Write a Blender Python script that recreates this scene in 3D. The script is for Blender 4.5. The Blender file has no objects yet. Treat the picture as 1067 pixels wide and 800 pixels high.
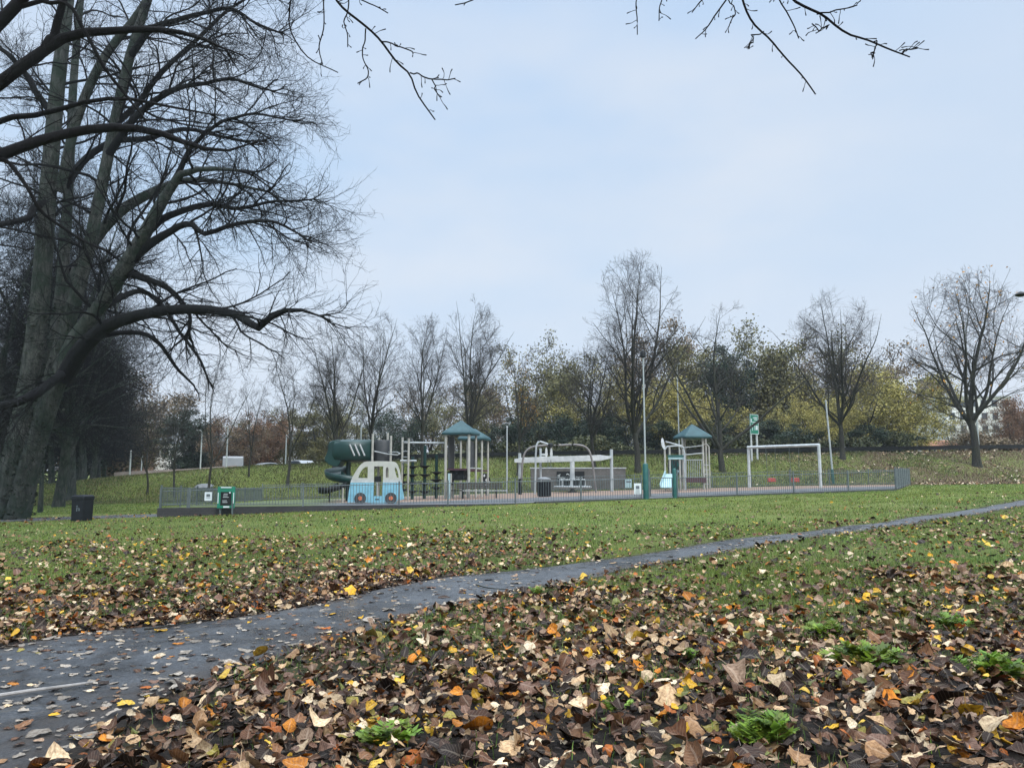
import bpy, math, random
import numpy as np
from mathutils import Vector, geometry

rng = np.random.default_rng(7)
random.seed(7)
SC = bpy.context.scene
COL = SC.collection
PI = math.pi
R_ = math.radians

# ------------------------------------------------------------------ camera model
F = 800.0
CZ = 1.4
PITCH = math.atan(96 / 800)
cP, sP = math.cos(PITCH), math.sin(PITCH)


def ray(px, py):
    u = (px - 533.5) / F
    v = (400 - py) / F
    return (u, cP - v * sP, sP + v * cP)


def W(px, py, Y):
    d = ray(px, py)
    t = Y / d[1]
    return (d[0] * t, Y, CZ + d[2] * t)


# ------------------------------------------------------------------ terrain
FA = np.array([-12.1, 26.7]); FB = np.array([17.75, 35.8])
POLY = np.array([[-12.1, 26.7], [17.75, 35.8], [25.2, 49.0], [-2.0, 50.0], [-14.5, 45.0]])


def sstep(a, b, x):
    t = np.clip((x - a) / (b - a), 0, 1)
    return t * t * (3 - 2 * t)


def poly_sd(x, y):
    """signed distance to the convex playground outline, positive inside"""
    d = np.full(np.shape(x), 1e9)
    n = len(POLY)
    for i in range(n):
        a = POLY[i]; b = POLY[(i + 1) % n]
        e = b - a; L = np.hypot(*e)
        d = np.minimum(d, (e[0] * (y - a[1]) - e[1] * (x - a[0])) / L)
    return d


def vnoise(x, y, s, seed=0):
    """smooth value noise in [-1,1]"""
    x = np.asarray(x, float) / s + seed * 17.31; y = np.asarray(y, float) / s + seed * 9.7
    xi = np.floor(x); yi = np.floor(y); fx = x - xi; fy = y - yi
    fx = fx * fx * (3 - 2 * fx); fy = fy * fy * (3 - 2 * fy)

    def h(a, b):
        v = np.sin(a * 127.1 + b * 311.7 + seed * 74.7) * 43758.5453
        return (v - np.floor(v)) * 2 - 1
    return (h(xi, yi) * (1 - fx) + h(xi + 1, yi) * fx) * (1 - fy) + (h(xi, yi + 1) * (1 - fx) + h(xi + 1, yi + 1) * fx) * fy


def plain(x, y):
    x = np.asarray(x, float)
    return np.where(x < 18, 0.025 * (np.maximum(x, -40) + 12.1), 0.7525 + 0.012 * (np.minimum(x, 60) - 18))


def toph(x):
    return np.interp(x, [-70, -48, -38, -31.5, -25, -17.8, 0, 25, 40, 90], [-.72, -.62, .5, 1.25, 1.85, 2.3, 2.78, 3.12, 3.35, 3.5])


def terr(x, y, inside=True):
    x = np.asarray(x, float); y = np.asarray(y, float)
    b = plain(x, y)
    b = b + 0.15 * np.exp(-((x - 1.5) ** 2 / 5 + (y - 2.6) ** 2 / 5))
    near = np.clip(1.2 - y / 40, 0.1, 1)
    b = b + near * (0.018 * vnoise(x, y, 1.3, 1) + 0.025 * vnoise(x, y, 3.1, 2))
    w = sstep(51, 61, y + 1.2 * vnoise(x, x * 0, 9, 4))
    z = b * (1 - w) + toph(x) * w + 0.16 * w * (1 - w) * 4 * vnoise(x, y, 3.2, 5)
    z = z - .58 * sstep(62.6, 65.5, y) * sstep(-40, -25, x)
    z = z + np.clip((y - 90) / 200, 0, 1) * 4
    if inside:
        z = z - 0.14 * sstep(0.1, 0.8, poly_sd(x, y))
    return z


def gz(x, y):
    return float(terr(np.array([x]), np.array([y]))[0])


def plat(x, y):
    """playground surface height"""
    x = np.asarray(x, float); y = np.asarray(y, float)
    d = (FB - FA) / np.hypot(*(FB - FA))
    dist = d[0] * (y - FA[1]) - d[1] * (x - FA[0])
    w = sstep(51, 61, y)
    return np.maximum(plain(x, y) + 0.03, 0.32 - 0.02 * dist)


def gpos(px, py, f=None):
    d = ray(px, py)
    lo = 1.0
    t = np.geomspace(1.0, 300, 6000)
    X = d[0] * t; Y = d[1] * t; Z = CZ + d[2] * t
    g = (f or terr)(X, Y)
    i = np.argmax(Z < g)
    return (float(X[i]), float(Y[i]), float(g[i]))


# ------------------------------------------------------------------ materials
def newmat(name):
    m = bpy.data.materials.new(name); m.use_nodes = True
    nt = m.node_tree; nt.nodes.clear()
    out = nt.nodes.new('ShaderNodeOutputMaterial')
    b = nt.nodes.new('ShaderNodeBsdfPrincipled')
    nt.links.new(b.outputs[0], out.inputs[0])
    return m, nt, b


def node(nt, t, **kw):
    n = nt.nodes.new(t)
    for k, v in kw.items():
        setattr(n, k, v)
    return n


def ramp(nt, fac, stops):
    r = node(nt, 'ShaderNodeValToRGB')
    cr = r.color_ramp
    while len(cr.elements) > 1:
        cr.elements.remove(cr.elements[-1])
    cr.elements[0].position = stops[0][0]; cr.elements[0].color = (*stops[0][1], 1)
    for p, c in stops[1:]:
        e = cr.elements.new(p); e.color = (*c, 1)
    nt.links.new(fac, r.inputs[0])
    return r.outputs[0]


def noise(nt, scale, detail=4, rough=.6, coord='Object', vec=None, dist=0):
    n = node(nt, 'ShaderNodeTexNoise')
    n.inputs['Scale'].default_value = scale; n.inputs['Detail'].default_value = detail
    n.inputs['Roughness'].default_value = rough; n.inputs['Distortion'].default_value = dist
    if vec is None:
        tc = node(nt, 'ShaderNodeTexCoord'); vec = tc.outputs[coord]
    nt.links.new(vec, n.inputs['Vector'])
    return n.outputs['Fac']


def mixc(nt, fac, a, b, mode='MIX'):
    m = node(nt, 'ShaderNodeMix', data_type='RGBA', blend_type=mode)
    for s, v in ((0, fac), (6, a), (7, b)):
        if isinstance(v, (int, float)):
            m.inputs[s].default_value = v
        elif isinstance(v, tuple):
            m.inputs[s].default_value = (*v, 1)
        else:
            nt.links.new(v, m.inputs[s])
    return m.outputs[2]


def bump(nt, b, h, strength=.4, dist=.02):
    n = node(nt, 'ShaderNodeBump'); n.inputs['Strength'].default_value = strength; n.inputs['Distance'].default_value = dist
    nt.links.new(h, n.inputs['Height']); nt.links.new(n.outputs[0], b.inputs['Normal'])


def M(name, c, rough=.6, c2=None, scale=6, metal=0, bmp=0, spec=.5, lo=.35, hi=.65):
    m, nt, b = newmat(name)
    c2 = c2 or tuple(v * .72 for v in c)
    f = noise(nt, scale, 5, .65)
    nt.links.new(ramp(nt, f, [(lo, c2), (hi, c)]), b.inputs['Base Color'])
    b.inputs['Roughness'].default_value = rough; b.inputs['Metallic'].default_value = metal
    b.inputs['Specular IOR Level'].default_value = spec
    if bmp:
        bump(nt, b, noise(nt, scale * 4, 4), bmp, .01)
    return m


def attr_mat(name, attr, rough=.6, spec=.4, trans=0, var=None):
    m, nt, b = newmat(name)
    a = node(nt, 'ShaderNodeAttribute', attribute_name=attr)
    c = a.outputs['Color']
    nt.links.new(c, b.inputs['Base Color'])
    b.inputs['Roughness'].default_value = rough; b.inputs['Specular IOR Level'].default_value = spec
    if trans:
        out = nt.nodes['Material Output']
        tr = node(nt, 'ShaderNodeBsdfTranslucent'); nt.links.new(c, tr.inputs[0])
        mx = node(nt, 'ShaderNodeMixShader'); mx.inputs[0].default_value = trans
        nt.links.new(b.outputs[0], mx.inputs[1]); nt.links.new(tr.outputs[0], mx.inputs[2])
        nt.links.new(mx.outputs[0], out.inputs[0])
    return m


MT = {}
MT['galv'] = M('galvanised steel', (.14, .17, .18), .55, (.085, .105, .115), 4, .2)
MT['darkrail'] = M('dark painted railing', (.10, .125, .13), .5, (.06, .08, .085), 4)
MT['greenpost'] = M('green gloss paint', (.02, .115, .105), .4, (.012, .08, .075), 4)
MT['palepole'] = M('pale grey pole', (.40, .44, .45), .5, (.29, .32, .33), 3)
MT['white'] = M('white paint', (.56, .59, .59), .5, (.40, .43, .43), 4)
MT['beige'] = M('beige powder coat', (.42, .42, .38), .55, (.29, .29, .26), 4)
MT['dkgreen'] = M('dark green plastic', (.006, .042, .038), .42, (.004, .028, .026), 2)
MT['roof'] = M('teal plastic roof', (.018, .072, .082), .6, (.011, .048, .056), 3)
MT['black'] = M('black plastic', (.012, .015, .017), .6, (.006, .008, .009), 5, spec=.3)
MT['midgrey'] = M('mid grey', (.17, .18, .185), .6, (.11, .12, .125), 5)
MT['bin'] = M('dark bin plastic', (.010, .013, .018), .55, (.006, .008, .011), 5, spec=.3)
MT['charcoal'] = M('charcoal panel', (.05, .055, .06), .6, (.035, .04, .042), 4)
MT['maroon'] = M('maroon panel', (.07, .03, .04), .55)
MT['ltblue'] = M('light blue panel', (.23, .50, .62), .5, (.16, .39, .50), 4)
MT['vanwhite'] = M('van white panel', (.50, .51, .46), .5, (.42, .43, .39), 3)
MT['aqua'] = M('pale aqua plastic', (.36, .50, .52), .5, (.27, .41, .44), 4)
MT['orange'] = M('orange cap', (.68, .20, .10), .5)
MT['red'] = M('red rubber', (.45, .07, .06), .6)
MT['archtube'] = M('weathered tube', (.20, .19, .18), .45, (.13, .12, .12), 3)
MT['timber'] = M('dark timber', (.06, .055, .05), .75, (.03, .028, .026), 8)
MT['sign'] = M('white sign sheet', (.66, .72, .76), .4, (.6, .66, .7), 3)
MT['print'] = M('grey print', (.12, .15, .17), .5)
MT['signgreen'] = M('green sign sheet', (.015, .20, .13), .4, (.012, .17, .11), 3)
MT['carwhite'] = M('white car paint', (.30, .32, .34), .35, (.25, .27, .29), 1)
MT['glass'] = M('dark glass', (.03, .04, .05), .1, (.02, .03, .04), 1, spec=.8)
MT['redbrick'] = M('far brick', (.30, .17, .12), .85, (.22, .12, .09), 3)
MT['orangeroof'] = M('orange tile roof', (.42, .19, .10), .8, (.32, .14, .08), 2)
MT['render'] = M('white render', (.72, .72, .70), .8, (.64, .64, .62), .4)
MT['brownblock'] = M('brown block', (.34, .27, .24), .8, (.28, .22, .19), .5)
MT['greyblock'] = M('grey block', (.45, .47, .48), .8)
MT['slate'] = M('slate roof', (.10, .11, .12), .7, (.07, .08, .09), 2)


def wallmat(name, c1, c2, mort, sc):
    m, nt, b = newmat(name)
    tc = node(nt, 'ShaderNodeTexCoord')
    br = node(nt, 'ShaderNodeTexBrick')
    br.inputs['Scale'].default_value = sc; br.inputs['Mortar Size'].default_value = .02
    br.inputs['Color1'].default_value = (*c1, 1); br.inputs['Color2'].default_value = (*c2, 1); br.inputs['Mortar'].default_value = (*mort, 1)
    mp = node(nt, 'ShaderNodeMapping'); mp.inputs['Rotation'].default_value = (PI / 2, 0, 0)
    nt.links.new(tc.outputs['Object'], mp.inputs[0]); nt.links.new(mp.outputs[0], br.inputs['Vector'])
    f = noise(nt, 1.1, 6, .7)
    c = mixc(nt, ramp(nt, f, [(.35, (.0, .0, .0)), (.7, (.75, .75, .75))]), br.outputs['Color'], tuple(v * .45 for v in c1))
    nt.links.new(c, b.inputs['Base Color']); b.inputs['Roughness'].default_value = .9
    bump(nt, b, br.outputs['Fac'], -.3, .01)
    return m


MT['kerbwall'] = wallmat('dark kerb wall', (.045, .046, .05), (.035, .035, .04), (.06, .06, .06), 3)
MT['bankwall'] = wallmat('weathered wall', (.14, .13, .125), (.11, .105, .10), (.17, .165, .16), 2.2)
MT['pinkwall'] = wallmat('road wall', (.36, .29, .28), (.30, .25, .24), (.36, .34, .33), 2.2)


def barkmat(name, c1, c2, moss, mf):
    m, nt, b = newmat(name)
    tc = node(nt, 'ShaderNodeTexCoord')
    mp = node(nt, 'ShaderNodeMapping'); mp.inputs['Scale'].default_value = (1, 1, .25)
    nt.links.new(tc.outputs['Object'], mp.inputs[0])
    f = noise(nt, 7, 7, .75, vec=mp.outputs[0], dist=.6)
    f2 = noise(nt, 1.3, 6, .7)
    c = ramp(nt, f, [(.3, c2), (.68, c1)])
    c = mixc(nt, ramp(nt, f2, [(.42, (0, 0, 0)), (.62, (mf, mf, mf))]), c, moss)
    nt.links.new(c, b.inputs['Base Color']); b.inputs['Roughness'].default_value = .9
    b.inputs['Specular IOR Level'].default_value = .2
    f9 = noise(nt, 26, 5, .75, vec=mp.outputs[0], dist=1.0)
    ad_ = node(nt, 'ShaderNodeMath', operation='ADD'); nt.links.new(f, ad_.inputs[0]); nt.links.new(f9, ad_.inputs[1])
    bump(nt, b, ad_.outputs[0], 1.0, .09)
    return m


MT['bark_near'] = barkmat('lime bark', (.13, .14, .13), (.012, .016, .016), (.030, .052, .038), .85)
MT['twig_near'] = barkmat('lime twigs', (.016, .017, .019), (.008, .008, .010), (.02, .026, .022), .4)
MT['bark_row'] = barkmat('row bark', (.070, .068, .060), (.026, .027, .026), (.05, .062, .036), .5)
MT['twig_row'] = barkmat('row twigs', (.075, .070, .066), (.042, .040, .040), (.06, .06, .05), .4)
MT['twig_far'] = barkmat('wood twigs', (.10, .085, .075), (.06, .055, .05), (.09, .08, .06), .4)
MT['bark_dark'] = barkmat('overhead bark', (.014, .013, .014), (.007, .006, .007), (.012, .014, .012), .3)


def foliage(name, cols, scale=.6):
    m, nt, b = newmat(name)
    oi = node(nt, 'ShaderNodeNewGeometry')
    f = noise(nt, scale, 3, .6)
    mth = node(nt, 'ShaderNodeMath', operation='MULTIPLY_ADD')
    nt.links.new(oi.outputs['Random Per Island'], mth.inputs[0]); mth.inputs[1].default_value = .5
    sub = node(nt, 'ShaderNodeMath', operation='SUBTRACT'); sub.inputs[1].default_value = .25
    nt.links.new(f, sub.inputs[0]); nt.links.new(sub.outputs[0], mth.inputs[2])
    n = len(cols)
    c = ramp(nt, mth.outputs[0], [(.1 + .8 * i / (n - 1), cols[i]) for i in range(n)])
    nt.links.new(c, b.inputs['Base Color']); b.inputs['Roughness'].default_value = .7
    b.inputs['Specular IOR Level'].default_value = .2
    return m


MT['lf_yellow'] = foliage('yellowing leaves', [(.11, .12, .045), (.24, .22, .07), (.38, .33, .10), (.47, .40, .14)])
MT['lf_olive'] = foliage('olive leaves', [(.075, .08, .042), (.145, .14, .06), (.21, .19, .085)])
MT['lf_brown'] = foliage('brown leaves', [(.09, .072, .05), (.17, .13, .085), (.25, .19, .12)])
MT['lf_rust'] = foliage('rust leaves', [(.09, .055, .038), (.17, .095, .055), (.23, .135, .075)])
MT['lf_ever'] = foliage('evergreen leaves', [(.016, .028, .021), (.034, .055, .038), (.06, .085, .055)])
MT['lf_ivy'] = foliage('dark leaves', [(.012, .02, .016), (.022, .032, .024), (.04, .045, .03)])
MT['lf_under'] = foliage('undergrowth leaves', [(.025, .036, .024), (.065, .075, .04), (.14, .135, .062)])
MT['lf_orange'] = foliage('last orange leaves', [(.22, .12, .03), (.42, .22, .04), (.5, .3, .07)])


# ------------------------------------------------------------------ mesh helpers
def link_mesh(name, me, mat, parent=None, smooth=False):
    if mat is not None:
        me.materials.append(mat)
    if smooth:
        me.polygons.foreach_set('use_smooth', [True] * len(me.polygons))
    o = bpy.data.objects.new(name, me)
    COL.objects.link(o)
    if parent is not None:
        o.parent = parent
    return o


def np_mesh(name, V, F):
    """V (n,3); F list of int arrays (m,k)"""
    me = bpy.data.meshes.new(name)
    V = np.ascontiguousarray(V, dtype=np.float32)
    me.vertices.add(len(V)); me.vertices.foreach_set('co', V.ravel())
    F = [f for f in F if len(f)]
    loops = np.concatenate([f.ravel() for f in F]).astype(np.int32)
    tot = np.concatenate([np.full(len(f), f.shape[1], np.int32) for f in F])
    start = np.concatenate([[0], np.cumsum(tot)[:-1]]).astype(np.int32)
    me.loops.add(len(loops)); me.loops.foreach_set('vertex_index', loops)
    me.polygons.add(len(tot)); me.polygons.foreach_set('loop_start', start); me.polygons.foreach_set('loop_total', tot)
    me.update(calc_edges=True)
    return me


def set_color(me, name, C):
    a = me.color_attributes.new(name, 'FLOAT_COLOR', 'POINT')
    A = np.ones((len(C), 4), np.float32); A[:, :3] = C
    a.data.foreach_set('color', A.ravel())


class MB:
    """collects boxes, tubes, prisms; positions given in world space"""
    def __init__(s):
        s.v = []; s.f = []

    def add(s, vs, fs):
        o = len(s.v); s.v += [tuple(v) for v in vs]; s.f += [tuple(i + o for i in f) for f in fs]
        return s

    def box(s, c, size, rz=0, tilt=0):
        hx, hy, hz = size[0] / 2, size[1] / 2, size[2] / 2
        vs = []
        for sx in (-1, 1):
            for sy in (-1, 1):
                for sz in (-1, 1):
                    x, y, z = sx * hx, sy * hy, sz * hz
                    if tilt:
                        y, z = y * math.cos(tilt) - z * math.sin(tilt), y * math.sin(tilt) + z * math.cos(tilt)
                    x, y = x * math.cos(rz) - y * math.sin(rz), x * math.sin(rz) + y * math.cos(rz)
                    vs.append((c[0] + x, c[1] + y, c[2] + z))
        return s.add(vs, [(0, 1, 3, 2), (4, 6, 7, 5), (0, 4, 5, 1), (2, 3, 7, 6), (0, 2, 6, 4), (1, 5, 7, 3)])

    def tube(s, pts, r, n=8, cap=True):
        pts = [Vector(p) for p in pts]
        rs = r if isinstance(r, (list, tuple)) else [r] * len(pts)
        vs = []; fs = []
        ref = None
        for i, p in enumerate(pts):
            t = (pts[min(i + 1, len(pts) - 1)] - pts[max(i - 1, 0)]).normalized()
            if ref is None:
                ref = Vector((0, 0, 1)) if abs(t.z) < .9 else Vector((1, 0, 0))
            u = t.cross(ref)
            if u.length < 1e-4:
                u = t.cross(Vector((0, 1, 0)))
            u.normalize(); w = t.cross(u); ref = -u.cross(t) if False else ref
            for k in range(n):
                a = 2 * PI * k / n
                vs.append(p + rs[i] * (math.cos(a) * u + math.sin(a) * w))
        m = len(pts)
        for i in range(m - 1):
            for k in range(n):
                k2 = (k + 1) % n
                fs.append((i * n + k, i * n + k2, (i + 1) * n + k2, (i + 1) * n + k))
        if cap:
            fs.append(tuple(range(n - 1, -1, -1))); fs.append(tuple((m - 1) * n + k for k in range(n)))
        return s.add(vs, fs)

    def lathe(s, c, prof, n=16):
        vs = []; fs = []
        for r, z in prof:
            for k in range(n):
                a = 2 * PI * k / n
                vs.append((c[0] + r * math.cos(a), c[1] + r * math.sin(a), c[2] + z))
        m = len(prof)
        for i in range(m - 1):
            for k in range(n):
                k2 = (k + 1) % n
                fs.append((i * n + k, i * n + k2, (i + 1) * n + k2, (i + 1) * n + k))
        fs.append(tuple(range(n - 1, -1, -1))); fs.append(tuple((m - 1) * n + k for k in range(n)))
        return s.add(vs, fs)

    def plate(s, loops, y0, y1, o=(0, 0, 0), rz=0):
        """outline (and holes) in local x,z, thickness y0..y1, placed at o turned by rz"""
        tri = geometry.tessellate_polygon([[Vector((p[0], p[1], 0)) for p in L] for L in loops])
        flat = [p for L in loops for p in L]
        n = len(flat)
        c, q = math.cos(rz), math.sin(rz)

        def P(x, y, z):
            return (o[0] + x * c - y * q, o[1] + x * q + y * c, o[2] + z)
        vs = [P(p[0], y0, p[1]) for p in flat] + [P(p[0], y1, p[1]) for p in flat]
        fs = [tuple(t) for t in tri] + [tuple(i + n for i in reversed(t)) for t in tri]
        k = 0
        for L in loops:
            m = len(L)
            for i in range(m):
                a, b = k + i, k + (i + 1) % m
                fs.append((a, b, b + n, a + n))
            k += m
        return s.add(vs, fs)

    def build(s, name, mat, parent=None, smooth=False, bev=0):
        off = Vector((0, 0, 0))
        p = parent
        while p is not None:
            off += p.location; p = p.parent
        me = bpy.data.meshes.new(name)
        me.from_pydata([tuple(Vector(v) - off) for v in s.v], [], s.f)
        me.update()
        import bmesh
        bm = bmesh.new(); bm.from_mesh(me)
        bmesh.ops.recalc_face_normals(bm, faces=bm.faces)
        bm.to_mesh(me); bm.free()
        o = link_mesh(name, me, mat, parent, False)
        if smooth:
            me.shade_smooth() if hasattr(me, 'shade_smooth') else None
            try:
                me.set_sharp_from_angle(angle=R_(40))
            except Exception:
                pass
        if bev:
            b = o.modifiers.new('bevel', 'BEVEL'); b.width = bev; b.segments = 2; b.limit_method = 'ANGLE'
        return o


def thing(name, label, cat, loc=(0, 0, 0), group=None):
    o = bpy.data.objects.new(name, None); COL.objects.link(o)
    o.location = loc; o.empty_display_size = .2
    o['label'] = label; o['category'] = cat
    if group:
        o['group'] = group
    return o


def tag(o, label, cat, group=None, kind=None):
    o['label'] = label; o['category'] = cat
    if group:
        o['group'] = group
    if kind:
        o['kind'] = kind
    return o


def structure(o):
    o['kind'] = 'structure'; return o


# ------------------------------------------------------------------ path outline
def catmull(P, n):
    P = np.asarray(P, float)
    seg = np.hypot(*np.diff(P[:, :2], axis=0).T) if P.shape[1] == 2 else np.linalg.norm(np.diff(P, axis=0), axis=1)
    s = np.concatenate([[0], np.cumsum(seg)])
    t = np.linspace(0, s[-1], n)
    out = np.zeros((n, P.shape[1]))
    m = np.gradient(P, s, axis=0)
    i = np.clip(np.searchsorted(s, t, side='right') - 1, 0, len(P) - 2)
    h = (s[i + 1] - s[i])[:, None]; u = ((t - s[i])[:, None]) / h
    out = (2 * u**3 - 3 * u**2 + 1) * P[i] + (u**3 - 2 * u**2 + u) * h * m[i] + (-2 * u**3 + 3 * u**2) * P[i + 1] + (u**3 - u**2) * h * m[i + 1]
    return out


far_px = [(0, 674), (100, 660), (200, 651), (300, 636), (400, 614), (500, 599), (600, 588), (700, 573), (800, 559), (900, 547), (1000, 533), (1066, 521.5)]
near_px = [(60, 800), (110, 770), (165, 735), (250, 697), (340, 670), (440, 642), (530, 621), (620, 601), (710, 583), (800, 567.5), (900, 553), (1000, 538), (1066, 526.5)]
fe = [(-9, 2.2), (-4.6, 4.2)] + [gpos(*p)[:2] for p in far_px]
ne = [(-1.25, .3), (-1.45, 1.6)] + [gpos(*p)[:2] for p in near_px]
d1 = np.array(fe[-1]) - np.array(fe[-3]); d1 /= np.hypot(*d1)
fe += [tuple(np.array(fe[-1]) + d1 * k) for k in (6, 16, 30)]
ne += [tuple(np.array(ne[-1]) + d1 * k) for k in (6, 16, 30)]
NP = 420
FE = catmull(fe, NP); NE = catmull(ne, NP)
# pair the two edges by nearest progress
CE = (FE + NE) / 2
HW = np.hypot(*(FE - NE).T) / 2


def path_side(x, y):
    """signed lateral position: <-1 beyond far edge, >1 nearer than the near edge; plus distance to the edge in metres"""
    x = np.asarray(x); y = np.asarray(y)
    out = np.zeros(len(x)); dist = np.zeros(len(x))
    ring = np.concatenate([FE, NE[::-1]])
    nxt = np.roll(ring, -1, 0)
    for i0 in range(0, len(x), 15000):
        X = x[i0:i0 + 15000, None]; Y = y[i0:i0 + 15000, None]
        dF = np.sqrt(((X - FE[:, 0])**2 + (Y - FE[:, 1])**2).min(1)); dN = np.sqrt(((X - NE[:, 0])**2 + (Y - NE[:, 1])**2).min(1))
        cr_ = ((ring[:, 1] > Y) != (nxt[:, 1] > Y)) & (X < (nxt[:, 0] - ring[:, 0]) * (Y - ring[:, 1]) / (nxt[:, 1] - ring[:, 1] + 1e-12) + ring[:, 0])
        ins = cr_.sum(1) % 2 == 1
        r_ = (dF - dN) / (dF + dN + 1e-9)
        out[i0:i0 + 15000] = np.where(ins, r_ * .999, np.where(dN < dF, 1 + dN, -1 - dF))
        dist[i0:i0 + 15000] = np.where(ins, 0, np.minimum(dF, dN))
    return out, dist


# litter cover 0..1
def litter(x, y):
    s, d = path_side(x, y)
    n1 = vnoise(x, y, 1.1, 11) * .6 + vnoise(x, y, .35, 12) * .4
    nearf = np.clip(1.30 - y / 7.8 - .03 * np.maximum(x, 0) + .55 * n1, .17, 1)
    edge = np.exp(-d / .5)
    nearf = np.maximum(nearf, edge * np.clip(.95 - y / 12, .1, 1))
    farf = (.68 * np.exp(-d / 1.7) + .34 * np.exp(-d / 5)) * np.clip((1.8 - x) / 3, .10, 1) * (1 + .7 * n1) + .035 + .05 * np.exp(-d / .4)
    farf += .08 * np.clip((-x - 2) / 6, 0, 1) * (1 + n1)
    pth = .05 + .05 * np.clip((-.2 - x) / 2, 0, 1) + .22 * sstep(.55, 1, s) * np.clip(1.2 - y / 12, .2, 1) + .10 * sstep(.6, 1, -s)
    f = np.where(s > 1, nearf, np.where(s < -1, farf, pth))
    return np.clip(f, 0, 1), s, d


# ------------------------------------------------------------------ ground sheet
def axis(parts):
    return np.unique(np.round(np.concatenate([np.arange(a, b, st) for a, b, st in parts] + [[parts[-1][1]]]), 4))


ys = axis([(-12, 1.5, .5), (1.5, 12, .075), (12, 24, .2), (24, 64, .33), (64, 130, 3), (130, 360, 23)])
xp = axis([(0, 8, .08), (8, 18, .25), (18, 62, .7), (62, 150, 8), (150, 360, 30)])
xs = np.concatenate([-xp[:0:-1], xp])
GX, GY = np.meshgrid(xs, ys)
GZ = terr(GX, GY)
gv = np.stack([GX, GY, GZ], -1).reshape(-1, 3)
nx, ny = len(xs), len(ys)
ii = (np.arange(ny - 1)[:, None] * nx + np.arange(nx - 1)[None]).ravel()
gf = np.stack([ii, ii + 1, ii + nx + 1, ii + nx], -1)
me = np_mesh('ground', gv, [gf])
fx, fy = gv[:, 0], gv[:, 1]
nearm = (fy > 0) & (fy < 30) & (np.abs(fx) < 30)
lit = np.zeros(len(gv)); mud = np.zeros(len(gv))
l_, s_, d_ = litter(fx[nearm], fy[nearm])
lit[nearm] = np.where(np.abs(s_) < 1, .6, l_)
mud[nearm] = np.exp(-d_ / .16)
bankl = sstep(15, 26, gv[:, 0]) * ((fy > 47) & (fy < 62)) * .9
set_color(me, 'cover', np.stack([lit, mud, bankl], -1))


def groundmat():
    m, nt, b = newmat('ground')
    a = node(nt, 'ShaderNodeAttribute', attribute_name='cover')
    sep = node(nt, 'ShaderNodeSeparateColor'); nt.links.new(a.outputs['Color'], sep.inputs[0])
    f1 = noise(nt, 14, 6, .75); f2 = noise(nt, .35, 4, .6); f3 = noise(nt, 55, 3, .7); f4 = noise(nt, 2.2, 5, .7)
    g = ramp(nt, f1, [(.25, (.045, .07, .014)), (.5, (.115, .165, .03)), (.75, (.19, .235, .05))])
    g2 = ramp(nt, f4, [(.3, (.08, .11, .03)), (.7, (.18, .18, .06))])
    g = mixc(nt, .45, g, g2)
    dry = ramp(nt, f2, [(.45, (0, 0, 0)), (.7, (.45, .45, .45))])
    g = mixc(nt, dry, g, (.13, .12, .05))
    soil = ramp(nt, f3, [(.3, (.010, .009, .008)), (.7, (.04, .032, .026))])
    lf = node(nt, 'ShaderNodeMath', operation='MULTIPLY_ADD'); nt.links.new(sep.outputs[0], lf.inputs[0]); lf.inputs[1].default_value = 1.5
    sb = node(nt, 'ShaderNodeMath', operation='SUBTRACT'); nt.links.new(f1, sb.inputs[0]); sb.inputs[1].default_value = .55
    nt.links.new(sb.outputs[0], lf.inputs[2]); lf.use_clamp = True
    c = mixc(nt, lf.outputs[0], g, soil)
    c = mixc(nt, sep.outputs[1], c, soil)
    bl = node(nt, 'ShaderNodeMath', operation='MULTIPLY'); nt.links.new(sep.outputs[2], bl.inputs[0])
    nt.links.new(ramp(nt, noise(nt, 1.6, 5, .7), [(.45, (0, 0, 0)), (.62, (1, 1, 1))]), bl.inputs[1])
    c = mixc(nt, bl.outputs[0], c, ramp(nt, f1, [(.3, (.10, .07, .045)), (.7, (.24, .18, .13))]))
    nt.links.new(c, b.inputs['Base Color']); b.inputs['Roughness'].default_value = .95
    b.inputs['Specular IOR Level'].default_value = .15
    bump(nt, b, f1, .9, .05)
    return m


MT['ground'] = groundmat()
structure(link_mesh('ground', me, MT['ground'], None, True))

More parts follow.
